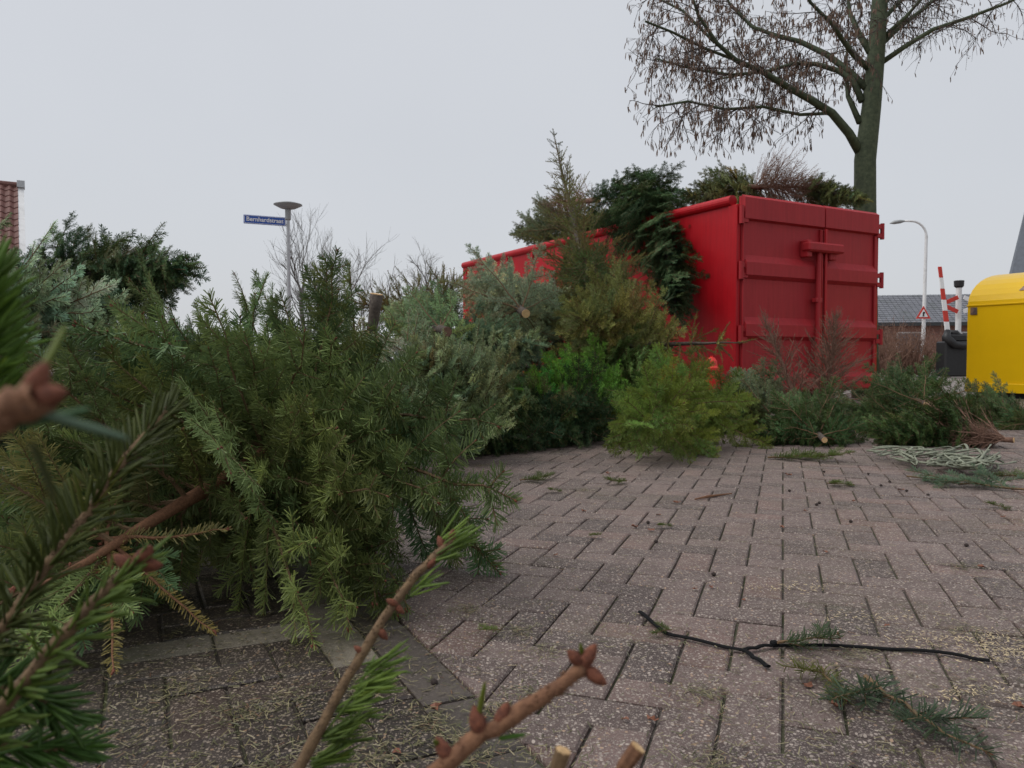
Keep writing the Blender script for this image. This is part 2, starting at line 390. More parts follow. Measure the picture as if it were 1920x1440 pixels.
for x in (.0, CWD - .05):
    b = MB(); cbox(b, x + .012, x + .038, .16, CLN - .06, ZB, ZT - .10); w = b.build('side_wall', M['red'], con)
    b = MB(); b.tube([(x + .025, .1, ZT - .06), (x + .025, CLN, ZT - .06)], .062, 16, 0); b.build('top_rail', M['red'], con, smooth=False)
    for y in (.005, CLN - .16):
        b = MB(); cbox(b, x - .004, x + .056, y, y + .15, ZB - .02, ZT - .115); b.build('corner_post', M['red'], con)
    b = MB(); cbox(b, x - .01, x + .06, .16, CLN - .12, ZB - .01, ZB + .11); b.build('bottom_rail', M['red'], con)
    for y in (2.2, 4.5, 5.35):
        b = MB(); xo = x - .03 if x < 1 else x + .05; cbox(b, xo, xo + .03, y, y + .05, ZT - .27, ZT - .11, .004); b.build('rope_hook', M['red'], con)
b = MB(); cbox(b, .0, CWD, CLN - .05, CLN, ZB, ZT - .05); b.build('front_wall', M['red'], con)
for x in (.65, 1.62):
    b = MB(); cbox(b, x, x + .18, .1, CLN + .2, .06, ZB - .003); b.build('skid', M['steel'], con)
for x in (.55, 1.72):
    b = MB(); b.lathe([(.09, -.09), (.1, -.07), (.1, .07), (.09, .09)], V3(0, 0, 0), 18, 0, np.array([[0, 0, 1], [0, 1, 0], [-1, 0, 0.]]) )
    b.build('roller', M['steel'], con, loc=(x + .09, .35, .105))
# doors: two leaves with pressed ribs
def rib(mb, x0, x1, z0, z1, y, dp, slope=.05):
    v = [[x0, y, z0], [x1, y, z0], [x1, y - dp, z0 + slope * .5], [x0, y - dp, z0 + slope * .5], [x1, y - dp, z1 - slope], [x0, y - dp, z1 - slope], [x1, y, z1], [x0, y, z1]]
    k = mb.verts(v); mb.quads(np.array([[0, 1, 2, 3], [3, 2, 4, 5], [5, 4, 6, 7]]) + k); mb.ngon([k + 0, k + 3, k + 5, k + 7]); mb.ngon([k + 1, k + 6, k + 4, k + 2])
XS = 1.385
zr = [(.80, 1.06), (1.49, 1.76)]
for (x0, x1, hx, sg) in ((.061, XS - .006, .02, -1), (XS + .006, CWD - .061, CWD - .0, 1)):
    b = MB(); cbox(b, x0, x1, .0, .045, ZB - .03, ZT - .02, .004); d = b.build('door', M['red_door'], con)
    b = MB(); rib(b, x0 + .005, x1 - .005, ZT - .29, ZT - .004, -.001, .05, .035); b.build('top_beam', M['red_door'], d)
    for z0, z1 in zr:
        b = MB(); rib(b, x0 + .03, x1 - .03, z0, z1, -.001, .055, .085); b.build('rib', M['red_door'], d)
    b = MB(); rib(b, x0 + .005, x1 - .005, ZB - .03, ZB + .2, -.001, .055, .06); b.build('bottom_beam', M['red_door'], d)
    for xe in ((x0, x0 + .035), (x1 - .05, x1)):
        b = MB(); cbox(b, xe[0] + .002, xe[1] - .002, -.03, -.002, ZB + .21, ZT - .30, .005); b.build('stile', M['red_door'], d)
    for z in (.86, 1.58, 2.20):
        hxx = x0 - .03 if sg < 0 else x1 + .085
        b = MB(); b.tube([(hxx, -.03, z - .1), (hxx, -.03, z + .1)], .026, 10); cbox(b, min(hxx, hxx - sg * .1), max(hxx, hxx - sg * .1), -.042, -.004, z + .03, z + .085, .004); cbox(b, min(hxx, hxx - sg * .1), max(hxx, hxx - sg * .1), -.042, -.004, z - .085, z - .03, .004)
        h = b.build('hinge', M['red_door'], d)
b = MB(); b.box(V3(XS - .09, -.10, 1.90), (.62, .13, .11), None, 0, .5, .02); b.box(V3(XS - .34, -.06, 1.88), (.08, .12, .2), None, 0, .5, .01); b.box(V3(XS + .1, -.05, 1.82), (.12, .09, .1), None, 0, .5, .01)
b.build('lock_housing', M['red_door'], con)
b = MB(); b.tube([(XS - .15, -.085, .30), (XS - .15, -.085, 1.86)], .03, 12); b.build('lock_bar', M['red_door'], con)
b = MB(); cbox(b, XS - .075, XS - .055, -.07, -.03, .45, 1.86, .003); cbox(b, XS - .02, XS + .02, -.075, -.057, .3, ZT - .3, .004); b.build('lock_strip', M['red'], con)
for z in (.55, 1.28): b = MB(); b.box(V3(XS - .15, -.07, z), (.11, .075, .05), None, 0, .5, .006); b.build('bar_guide', M['red_door'], con)

# ------------------------------------------------------------------ branch templates (shared mesh data)
def needles(mb, B, D, Nn, ln, w, rnd, m=0, bend=0.0, seg=1):
    n = len(B); s = nrm(np.cross(D, Nn)); Nn = np.cross(s, D); ln = ln[:, None]; w = np.broadcast_to(w, (n,))[:, None]
    if seg == 1:
        v = np.stack([B - s * w * .32, B + s * w * .32, B + D * ln + s * w * .36 + Nn * bend * ln, B + D * ln - s * w * .36 + Nn * bend * ln], 1)
        k = mb.verts(v.reshape(-1, 3), np.repeat(rnd, 4)); i = np.arange(n)[:, None] * 4 + k; mb.quads(np.concatenate([i, i + 1, i + 2, i + 3], 1), m)
    else:
        mid = B + D * ln * .55 + Nn * bend * ln * .3; tip = B + D * ln + Nn * bend * ln
        v = np.stack([B - s * w * .3, B + s * w * .3, mid + s * w * .5, mid - s * w * .5, tip + s * w * .28, tip - s * w * .28], 1)
        k = mb.verts(v.reshape(-1, 3), np.repeat(rnd, 6)); i = np.arange(n)[:, None] * 6 + k
        mb.quads(np.concatenate([i, i + 1, i + 2, i + 3], 1), m); mb.quads(np.concatenate([i + 3, i + 2, i + 4, i + 5], 1), m)
def solid_needles(mb, B, D, Nn, ln, w, rnd, m=0, bend=.1):
    """four sided needles for the ones right before the lens"""
    n = len(B); s = nrm(np.cross(D, Nn)); u = np.cross(s, D); ln = ln[:, None]; v = []
    for t, ww in ((0, .55), (.12, 1.), (.6, 1.), (.9, .7), (1., .15)):
        c = B + D * ln * t + u * bend * ln * t * t; h = w * .5 * ww
        v += [c - s * h, c + u * h * .55, c + s * h, c - u * h * .55]
    v = np.stack(v, 1); k = mb.verts(v.reshape(-1, 3), np.repeat(rnd, 20)); i = np.arange(n)[:, None] * 20 + k
    for r in range(4):
        for a in range(4):
            a2 = (a + 1) % 4; mb.quads(np.concatenate([i + r * 4 + a, i + r * 4 + a2, i + r * 4 + 4 + a2, i + r * 4 + 4 + a], 1), m)
def path_eval(pts, s):
    seg = np.linalg.norm(np.diff(pts, axis=0), axis=1); cu = np.concatenate([[0], np.cumsum(seg)]); s = np.clip(s, 0, cu[-1] - 1e-6)
    i = np.clip(np.searchsorted(cu, s, side='right') - 1, 0, len(seg) - 1); f = ((s - cu[i]) / seg[i])[:, None]
    return pts[i] * (1 - f) + pts[i + 1] * f, nrm(pts[i + 1] - pts[i]), cu[-1]
def dress(mb, pts, rng, kind, dens, ln0, w, s0=0., up=V3(0, 0, 1), seg=1, solid=False, side=0, tone=0.):
    L = np.sum(np.linalg.norm(np.diff(pts, axis=0), axis=1)); n = int((L - s0) * dens)
    if n < 1: return
    s = s0 + (np.arange(n) + rng.random(n)) / n * (L - s0); B, T, _ = path_eval(pts, s)
    S2 = nrm(np.cross(np.broadcast_to(up, T.shape), T) + 1e-6); U2 = np.cross(T, S2)
    if kind == 'fir':
        ph = np.where(rng.random(n) < .5, 1, -1) * np.radians(rng.normal(72, 28, n)); th = np.radians(rng.normal(60, 9, n))
    else:
        ph = rng.uniform(-math.pi, math.pi, n); ph = np.where(np.abs(ph) > 2.5, ph * .5, ph); th = np.radians(rng.normal(50, 10, n))
    if side: ph = np.where(np.sign(ph) == side, ph, -ph * (rng.random(n) < .85) + ph * 0)
    rad = np.cos(ph)[:, None] * U2 + np.sin(ph)[:, None] * S2
    tip = np.clip((L - s) / .035, 0, 1); th = th * (.45 + .55 * tip)
    D = nrm(np.cos(th)[:, None] * T + np.sin(th)[:, None] * rad)
    ln = ln0 * rng.uniform(.78, 1.1, n) * (.7 + .3 * tip)
    Nn = nrm(U2 * 1.0 + rng.normal(0, .35, (n, 3))); r = np.clip(rng.beta(2.6, 2.6, n) + tone, 0, 1)
    if solid: solid_needles(mb, B, D, Nn, ln, w, r)
    else: needles(mb, B, D, Nn, ln, w * rng.uniform(.85, 1.15, n), r, 0, rng.normal(.08, .05), seg)
def bud(mb, p, d, r, m=2):
    d = nrm(d); a = nrm(np.cross(d, V3(.3, .5, .8))); b2 = np.cross(d, a); n = 6; v = []
    for t, w in ((-.5, .5), (.2, .78), (.9, .74), (1.6, .46), (2.05, .1)):
        v += [p + d * r * t + (a * math.cos(q) + b2 * math.sin(q)) * r * w for q in np.arange(n) * 2 * math.pi / n]
    k = mb.verts(v); i = np.arange(n); j = (i + 1) % n
    for t in range(4): mb.quads(np.stack([k + t * n + i, k + t * n + j, k + t * n + n + j, k + t * n + n + i], 1), m)
CFG = {'fir_near': dict(kind='fir', dens=820, ln=.033, w=.0031, sp=.098, tk=.60, buds=True, seg=1),
       'fir': dict(kind='fir', dens=560, ln=.028, w=.0040, sp=.080, tk=.60, buds=False, seg=1),
       'spruce': dict(kind='spruce', dens=560, ln=.017, w=.0030, sp=.10, tk=.42, buds=True, seg=1),
       'shoot': dict(kind='fir', dens=800, ln=.019, w=.0022, sp=9., tk=0, buds=True, seg=1),
       'bare': dict(kind='bare', dens=0, ln=0, w=0, sp=.045, tk=.55, buds=False, seg=1)}
def make_branch(style, L, seed):
    c = CFG[style]; rng = np.random.default_rng(seed); mb = MB(); K = 9; x = np.linspace(0, 1, K)
    up = rng.uniform(-.04, .14); wb = np.cumsum(rng.normal(0, .014, K)); wb -= wb[0]
    if style == 'bare': wb *= 1.8
    main = np.stack([x * L, wb * L, up * L * x ** 2 + np.cumsum(rng.normal(0, .006, K)) * L], 1)
    tw = 1 if style != 'bare' else 0
    r0 = .0032 + .0065 * L
    mb.tube(main, np.linspace(r0, .0014, K), 5, 1)
    twigs = []
    if c['dens']: dress(mb, main, rng, c['kind'], c['dens'], c['ln'], c['w'], L * (.08 if c['kind'] == 'fir' else .2))
    if c['buds']:
        for q in range(3): bud(mb, main[-1] + rng.normal(0, .002, 3), main[-1] - main[-2] + rng.normal(0, .01, 3) , .0028)
    s = L * rng.uniform(.16, .22); sd = 1
    while s < L * .95:
        for sd in ((1, -1) if rng.random() < .6 else (rng.choice([1, -1]),)):
            l2 = (c['tk'] * (L - s) + .03) * rng.uniform(.6, 1.05)
            if l2 < .025: continue
            p, T, _ = path_eval(main, np.array([s])); p = p[0]; T = T[0]; a = math.radians(rng.normal(50, 8)) * sd
            d = V3(T[0] * math.cos(a) - T[1] * math.sin(a), T[0] * math.sin(a) + T[1] * math.cos(a), T[2] + rng.normal(.03, .14)); d = nrm(d)
            k2 = 5; cur = rng.normal(-.25, .12) * sd; pts = [p]
            for i in range(k2 - 1):
                an = cur * i / k2; dd = V3(d[0] * math.cos(an) - d[1] * math.sin(an), d[0] * math.sin(an) + d[1] * math.cos(an), d[2] + rng.normal(0, .05)); pts.append(pts[-1] + nrm(dd) * l2 / (k2 - 1))
            pts = np.array(pts); twigs.append(pts); mb.tube(pts, np.linspace(.0024 if style != 'bare' else .002 + .002 * l2, .001, k2), 3, 1, caps=False)
            if c['dens']: dress(mb, pts, rng, c['kind'], c['dens'], c['ln'], c['w'])
            if c['buds'] and rng.random() < .7: bud(mb, pts[-1], pts[-1] - pts[-2], .0024)
            if l2 > .1:
                s3 = l2 * .28; 
                while s3 < l2 * .9:
                    l3 = .55 * (l2 - s3) * rng.uniform(.6, 1.1) + .015
                    if l3 > .025:
                        p3, T3, _ = path_eval(pts, np.array([s3])); a3 = math.radians(rng.normal(46, 8)) * rng.choice([1, -1]); T3 = T3[0]
                        d3 = nrm(V3(T3[0] * math.cos(a3) - T3[1] * math.sin(a3), T3[0] * math.sin(a3) + T3[1] * math.cos(a3), T3[2] + rng.normal(0, .15)))
                        q3 = np.array([p3[0], p3[0] + d3 * l3 * .5, p3[0] + d3 * l3 + V3(0, 0, rng.normal(0, .1) * l3)]); mb.tube(q3, [.0016, .0012, .0008], 3, 1, caps=False)
                        if c['dens']: dress(mb, q3, rng, c['kind'], c['dens'], c['ln'], c['w'])
                    s3 += c['sp'] * .9 * rng.uniform(.7, 1.3)
        s += c['sp'] * rng.uniform(.75, 1.3) * (1 if style != 'spruce' else rng.choice([.6, 1.3]))
    mats = [M['needles'], M['dead'] if style == 'bare' else M['twig_red'] if style == 'shoot' else M['twig'], M['bud']]
    return mb.mesh(style + '_branch', mats)
LENS = {'shoot': (.2, .3), 'fir_near': (.16, .28, .42, .58), 'fir': (.2, .36, .56, .8), 'spruce': (.18, .34, .55, .8), 'bare': (.25, .45, .75)}
NVAR = {'shoot': 2, 'fir_near': 3, 'fir': 3, 'spruce': 2, 'bare': 2}
TPL = {k: [(L, [make_branch(k, L, 100 + 17 * i + 5 * v + len(k)) for v in range(NVAR[k])]) for i, L in enumerate(LENS[k])] for k in CFG}
def pick(style, L):
    Lt, ms = min(TPL[style], key=lambda q: abs(math.log(q[0] / L))); return ms[RN.integers(len(ms))], L / Lt
def frame(o, X, upv, sc):
    X = nrm(X); Y = np.cross(upv, X)
    if np.linalg.norm(Y) < 1e-3: Y = np.cross(V3(.3, .9, .1), X)
    Y = nrm(Y); Z = np.cross(X, Y)
    m = Matrix(((X[0] * sc, Y[0] * sc, Z[0] * sc, o[0]), (X[1] * sc, Y[1] * sc, Z[1] * sc, o[1]), (X[2] * sc, Y[2] * sc, Z[2] * sc, o[2]), (0, 0, 0, 1))); return m
GROUND = (V3(0, 0, 1), .02)
WALL_L = (-CUX, float(np.dot(-CUX, CA)) + .03)                # stay outside the container's long side
WALL_D = (-CUY, float(np.dot(-CUY, CA)) + .12)                # stay in front of its doors
def xmas_tree(name, label, base, tip, R, style, tint, whorls=9, per=6, fold=(72, 45), seed=1, walls=(GROUND,), bare0=.1, trunk_r=None, grav=.12, dead_to=0., jit=.16, profile=.85, cut=None, extra=.6, leader=True, bend=0., cat='tree', lmin=.09, skip=None, lsc=None, tmat=None, group='discarded christmas trees'):
    rng = np.random.default_rng(seed); base = np.asarray(base, float); tip = np.asarray(tip, float); tint = tuple(c * g for c, g in zip(tint, (2.85, 2.5, 2.3) if style == 'fir_near' else (1.75, 1.65, 1.45) if style == 'fir' else (1.5, 1.5, 1.4)))
    base[2] = max(base[2], .06); tip[2] = max(tip[2], .06)
    ax = tip - base; H = np.linalg.norm(ax); ax = ax / H; tr = trunk_r or (.012 + .014 * H)
    sdv = nrm(np.cross(ax, V3(.2, .1, 1))); upv = np.cross(sdv, ax)
    root = empty(name, tuple(base), label, cat, group)
    K = 9; t = np.linspace(0, 1, K); cen = np.outer(t * H, ax) + np.outer(np.sin(t * math.pi) * bend * H, upv) + np.cumsum(rng.normal(0, .004, (K, 3)), 0) * H * np.minimum(t * 4, 1)[:, None]
    cen = cen - cen[0]
    mb = MB(); mb.tube(cen, tr * (1 - t) ** .8 + .0022, 9, 0); tk = mb.build('trunk', M['dead'] if style == 'bare' else (tmat or M['trunk']), root, smooth=True)
    b = MB(); b.tube([-ax * .004, -ax * .0005 + ax * .001], tr * 1.01, 12); b.build('cut_end', cut or M['cut'], tk)
    def add(o, d, L, u, st):
        if L < .05: return
        w = base + o
        for (n, off) in walls:
            e = np.dot(w + d * L, n) - off
            if e < 0:
                need = (off - np.dot(w, n)) / L; need = min(max(need, -.98), .95)
                dt = d - n * np.dot(d, n); ln = np.linalg.norm(dt)
                if ln > 1e-3: d = dt / ln * math.sqrt(max(0., 1 - need * need)) + n * need
        me, sc = pick(st, L); v_ = rng.normal(1, .14); w_ = rng.normal(0, .10); old = rng.random() < .05; link('branch', me, root, color=(tint[0] * v_ * (1 + w_ + (.3 if old else 0)), tint[1] * v_ * (.95 if old else 1), tint[2] * v_ * (1 - w_), 1), mat=frame(o, d, u, sc))
    tot = whorls
    for i in range(tot):
        for sub in (0, 1):
            tt = bare0 + (1 - bare0) * (i + (.5 if sub else 0) + rng.uniform(-.12, .12)) / tot
            if tt >= .985 or tt < .02: continue
            n = per if not sub else max(1, int(per * extra)); a0 = rng.random() * 6.28
            fo = math.radians(fold[0] + (fold[1] - fold[0]) * tt)
            o = path_eval(cen, np.array([tt * H]))[0][0]
            for j in range(n):
                an = a0 + j * 6.283 / n + rng.normal(0, .18); rad = math.cos(an) * sdv + math.sin(an) * upv
                f = fo + rng.normal(0, jit); d = nrm(ax * math.cos(f) + rad * math.sin(f)); d = nrm(d + V3(0, 0, -grav))
                if skip is not None and skip(tt, d, rng): continue
                L = (R * (1 - tt) ** profile + lmin) * rng.uniform(.72, 1.12) * (.62 if sub else 1)
                if lsc is not None: L *= lsc(tt, d)
                add(o, d, L, ax, 'bare' if tt < dead_to else style)
    if leader: add(cen[-1] * .94, ax, max(.14, .16 * H), upv, style)
    return root


# ------------------------------------------------------------------ background: houses, church, lamps, crossing, trailer
M['white_paint'] = simple('white_paint', (.72, .72, .72), .5, var=.06, scale=5, dirt=(.45, .44, .42))
M['galv'] = simple('galvanised', (.42, .43, .44), .45, .5, .1, 12)
M['lampgrey'] = simple('lamp_grey', (.30, .31, .31), .5, .2, .1, 6)
M['blue'] = simple('sign_blue', (.012, .075, .36), .4, var=.05, scale=5)
M['signwhite'] = simple('sign_white', (.78, .78, .78), .45, var=.03, scale=5)
M['signred'] = simple('sign_red', (.55, .035, .02), .45, var=.12, scale=6)
M['black'] = simple('black_plastic', (.012, .012, .013), .5, var=.3, scale=20)
M['tile_red'] = simple('red_tile', (.15, .062, .05), .7, var=.3, scale=3, bmp=.1, dirt=(.13, .07, .06))
M['tile_grey'] = simple('grey_tile', (.15, .155, .175), .55, var=.2, scale=3, dirt=(.1, .11, .11))
M['slate'] = simple('slate', (.10, .115, .14), .5, var=.15, scale=1.5)
M['darkwood'] = simple('dark_fascia', (.03, .034, .036), .6, var=.2, scale=5)
def wall_brick(name, c0, c1):
    m, t, b = newmat(name); co = coords(t, True); mp = N(t, 'ShaderNodeMapping'); mp.inputs['Rotation'].default_value = (math.pi / 2, 0, 0); t.links.new(co, mp.inputs[0])
    br = N(t, 'ShaderNodeTexBrick'); br.inputs['Scale'].default_value = 1; br.inputs['Brick Width'].default_value = .22; br.inputs['Row Height'].default_value = .065; br.inputs['Mortar Size'].default_value = .008
    br.inputs['Color1'].default_value = (*c0, 1); br.inputs['Color2'].default_value = (*c1, 1); br.inputs['Mortar'].default_value = (.25, .23, .21, 1)
    t.links.new(mp.outputs[0], br.inputs['Vector']); t.links.new(br.outputs[0], b.inputs['Base Color']); b.inputs['Roughness'].default_value = .9; return m
M['wall'] = wall_brick('wall_brick', (.23, .085, .06), (.30, .12, .085))
# house with red pantiles
hp = P(43, 347, 30); yaw = -math.atan((43 - CX) / F)
ho = empty('house', (hp[0], hp[1], 0), 'brick house with red pantile roof and white verge board beyond the heap', 'house', rz=yaw)
rz_ = hp[2]; pit = math.radians(45); RD = 4.2
tm = MB(); nx = 7
for r in (0, 1):
    pass
tw, tl = .27, .36; xs = np.linspace(0, tw, nx); zs = .035 * np.cos(xs / tw * 2 * math.pi)
v = [];
for (y, dz) in ((0, .03), (tl * 1.08, .0)):
    for x, z in zip(xs, zs): v.append([x, y, z + dz])
for (y, dz) in ((0, .005),):
    for x, z in zip(xs, zs): v.append([x, y, z + dz - .02])
k = tm.verts(v); i = np.arange(nx - 1); tm.quads(np.stack([i, i + 1, i + nx + 1, i + nx], 1)); tm.quads(np.stack([i + 2 * nx, i + 2 * nx + 1, i + 1, i], 1))
tme = tm.mesh('roof_tile', M['tile_red'])
b = MB(); b.prism([[-8, -RD, rz_ - RD - .12], [-8, 0, rz_ - .12], [-8, RD, rz_ - RD - .12]], (7.85, 0, 0)); roof = b.build('roof', M['tile_red'], ho)
b = MB(); cbox(b, -7.9, -.25, -RD + .5, RD - .5, 0, rz_ - RD + .3, 0); b.build('wall', M['wall'], ho)
Rm = Matrix.Rotation(pit, 4, 'X')
for r in range(11):
    for c in range(9):
        s = .3 + r * tl
        m4 = Matrix.Translation((-.17 - (c + 1) * tw, -math.sin(math.pi / 4) * (s + .1), rz_ - math.sin(math.pi / 4) * (s + .1) - .03)) @ Rm
        link('roof_tile', tme, roof, mat=m4)
b = MB(); b.tube([(-8, 0, rz_ - .03), (-.02, 0, rz_ - .03)], .12, 8); b.build('ridge', M['tile_red'], ho)
b = MB(); b.prism([[-.17, -RD, rz_ - RD - .25], [-.17, -.1, rz_ - .35], [-.17, -.1, rz_ - .08], [-.17, -RD, rz_ - RD + .02]], (.2, 0, 0)); b.build('verge_board', M['white_paint'], ho)
b = MB(); cbox(b, -.2, .06, -.3, .3, rz_ - .14, rz_ + .12, .01); b.build('ridge_cap', M['galv'], ho)
for wx in (-2.2, -4.6, -6.8):
    b = MB(); cbox(b, wx, wx + 1.1, -RD + .44, -RD + .5, 1.0, 2.3, .01); w = b.build('window', M['white_paint'], ho); b = MB(); cbox(b, wx + .08, wx + 1.02, -RD + .425, -RD + .435, 1.08, 2.22, 0); b.build('pane', M['slate'], w)
# low building with grey tiles, to the right
q0 = P(1600, 606, 46); q1 = P(1960, 590, 44); ly = math.atan2(q1[1] - q0[1], q1[0] - q0[0]); ez = 2.62; LB = 16.
lo = empty('low_building', (q0[0], q0[1], 0), 'low brick building with grey tiled roof behind the level crossing', 'building', rz=ly)
b = MB(); cbox(b, 0, LB, .45, 7, 0, ez + .15, 0); b.build('wall', M['wall'], lo)
b = MB(); k = b.verts([[-.4, 0, ez], [LB, 0, ez], [LB, 4.2, 4.55], [-.4, 4.2, 4.55], [-.4, 8, ez], [LB, 8, ez]]); b.quads([[k, k + 1, k + 2, k + 3], [k + 3, k + 2, k + 5, k + 4]]); b.tris([[k, k + 3, k + 4]]); lr = b.build('roof', M['tile_grey'], lo)
sl_ = math.atan2(4.55 - ez, 4.2); cl = math.hypot(4.2, 4.55 - ez); b = MB()
for r in range(14):
    y0 = r * cl / 14; y1 = (r + 1.08) * cl / 14
    for c in range(int(LB / .3)):
        x0 = -.4 + c * .3; k = b.verts([[x0, y0 * math.cos(sl_), ez + y0 * math.sin(sl_) + .05], [x0 + .27, y0 * math.cos(sl_), ez + y0 * math.sin(sl_) + .05], [x0 + .27, y1 * math.cos(sl_), ez + y1 * math.sin(sl_) + .015], [x0, y1 * math.cos(sl_), ez + y1 * math.sin(sl_) + .015],
            [x0, y0 * math.cos(sl_), ez + y0 * math.sin(sl_) + .005], [x0 + .27, y0 * math.cos(sl_), ez + y0 * math.sin(sl_) + .005]], RN.random()); b.quads([[k, k + 1, k + 2, k + 3], [k + 4, k + 5, k + 1, k]])
o = b.build('roof_tiles', M['tile_grey'], lr); o['kind'] = 'stuff'
b = MB(); cbox(b, -.4, LB, -.12, .05, ez - .18, ez + .02, 0); b.build('gutter', M['darkwood'], lo)
for wx in (2.5, 6.0, 10.):
    b = MB(); cbox(b, wx, wx + 1.4, .38, .45, .9, 2.1, .01); w = b.build('window', M['white_paint'], lo); b = MB(); cbox(b, wx + .08, wx + 1.32, .36, .375, .98, 2.02, 0); b.build('pane', M['slate'], w)
# church spire
sp = P(1928, 520, 150); cht = empty('church_tower', (sp[0], sp[1], 0), 'tall slate grey church spire with a cross on its tip', 'church')
zb = sp[2] - .5; za = P(1928, 356, 150)[2]
b = MB(); cbox(b, -3.1, 3.1, -3.1, 3.1, 0, zb, 0); b.build('tower', M['wall'], cht)
b = MB(); b.lathe([(3.9, zb - .2), (3.35, zb + .8), (.08, za)], V3(0, 0, 0), 8, 0); b.build('spire', M['slate'], cht)
b = MB(); b.tube([(0, 0, za - .3), (0, 0, za + 2.2)], .07, 6); b.tube([(-.6, 0, za + 1.4), (.6, 0, za + 1.4)], .06, 6); b.build('cross', M['lampgrey'], cht)
# street lamp that carries the street name
lp = P(540, 392, 16.6); la = empty('street_lamp', (lp[0], lp[1], 0), 'slim grey lamp post with flat disc head carrying a blue street name sign', 'street lamp')
z0 = lp[2]
b = MB(); b.lathe([(.055, 0), (.055, 1.0), (.043, 1.05), (.036, z0 - .18)], V3(0, 0, 0), 14); b.build('pole', M['galv'], la, smooth=False)
b = MB(); b.lathe([(.045, z0 - .24), (.062, z0 - .22), (.062, z0 - .02), (.05, z0)], V3(0, 0, 0), 16); b.build('collar', M['lampgrey'], la)
b = MB(); b.lathe([(.05, z0 - .01), (.16, z0 + .015), (.30, z0 + .085), (.298, z0 + .10), (.17, z0 + .135), (.02, z0 + .15)], V3(0, 0, 0), 32); b.build('lamp_head', M['lampgrey'], la, smooth=True)
sdir = nrm(V3(-.80, -.38, 0)); syaw = math.atan2(-sdir[1], -sdir[0])
sg = empty('sign_holder', (0, 0, 0)); sg.parent = la
zs_ = P(500, 414, 16.45)[2]; SW, SH = .86, .185
sg.location = (sdir[0] * (.05 + SW / 2), sdir[1] * (.05 + SW / 2), zs_); sg.rotation_euler = (0, 0, syaw)
bpy.data.objects.remove(sg)
Rs = Matrix.Translation((sdir[0] * (.05 + SW / 2), sdir[1] * (.05 + SW / 2), zs_)) @ Matrix.Rotation(syaw, 4, 'Z')
b = MB(); b.box(V3(0, 0, 0), (SW, .028, SH), None, 0, .5, .006); sb = link('street_sign', b.mesh('street_sign', M['blue']), la, mat=Rs)
b = MB()
for (x0, x1, zz0, zz1) in ((-SW / 2 + .012, SW / 2 - .012, SH / 2 - .018, SH / 2 - .010), (-SW / 2 + .012, SW / 2 - .012, -SH / 2 + .010, -SH / 2 + .018), (-SW / 2 + .012, -SW / 2 + .02, -SH / 2 + .02, SH / 2 - .02), (SW / 2 - .02, SW / 2 - .012, -SH / 2 + .02, SH / 2 - .02)):
    cbox(b, x0, x1, -.0175, -.0145, zz0, zz1, 0)
b.build('border', M['signwhite'], sb)
def text_mesh(txt, size, depth):
    cu = bpy.data.curves.new('t', 'FONT'); cu.body = txt; cu.size = size; cu.extrude = depth; cu.align_x = 'CENTER'; cu.align_y = 'CENTER'; cu.offset = .0022
    o = bpy.data.objects.new('t', cu); COL.objects.link(o); dg = bpy.context.evaluated_depsgraph_get(); me = bpy.data.meshes.new_from_object(o.evaluated_get(dg)); bpy.data.objects.remove(o); return me
tme2 = text_mesh('Bernhardstraat', .125, .002); tme2.materials.clear(); tme2.materials.append(M['signwhite'])
link('lettering', tme2, sb, mat=Matrix.Translation((0, -.0165, .004)) @ Matrix.Rotation(math.pi / 2, 4, 'X'))
b = MB(); cbox(b, SW / 2 - .004, SW / 2 + .05, -.012, .012, -.07, -.04, 0); cbox(b, SW / 2 - .004, SW / 2 + .05, -.012, .012, .04, .07, 0); b.build('bracket', M['galv'], sb)
# curved arm street lamp with warning triangle
D2 = 38.
l2 = P(1730, 690, D2); zt = P(1730, 416, D2)[2]; ar = P(1664, 416, D2)[0] - l2[0]
lb = empty('street_lamp', (l2[0], l2[1], 0), 'tall white lamp post with curved arm holding a red warning triangle', 'street lamp')
b = MB(); r_ = .75; pts = [(0, 0, 0), (0, 0, 1.2), (.06, 0, zt - r_)] + [(.06 - r_ * (1 - math.cos(a)), 0, zt - r_ + r_ * math.sin(a)) for a in np.linspace(.25, math.pi / 2, 6)] + [(ar + .62, 0, zt)]
b.tube(pts, [.10, .095, .07] + [.055] * 6 + [.045], 10); b.build('post', M['white_paint'], lb, smooth=True)
b = MB(); b.tube([(ar + .72, 0, zt - .01), (ar + .5, 0, zt - .03), (ar + .2, 0, zt - .07), (ar, 0, zt - .12)], [.06, .15, .15, .03], 12, flat=.6); b.build('lamp_head', M['lampgrey'], lb, smooth=True)
b = MB(); tz = P(1727, 586, D2)[2]; tc = (P(1727, 586, D2)[0] - l2[0]); hw = .36
b.prism([[tc - hw, -.13, tz - .31], [tc + hw, -.13, tz - .31], [tc, -.13, tz + .31]], (0, .03, 0)); tri = b.build('warning_sign', M['signred'], lb)
b = MB(); h2 = hw * .62; b.prism([[tc - h2, -.145, tz - .23], [tc + h2, -.145, tz - .23], [tc, -.145, tz + .155]], (0, .012, 0)); b.build('sign_face', M['signwhite'], tri)
b = MB(); cbox(b, tc - .045, tc + .03, -.155, -.147, tz - .2, tz - .02, 0); cbox(b, tc - .03, tc + .07, -.155, -.147, tz - .06, tz + .02, 0); b.build('symbol', M['black'], tri)
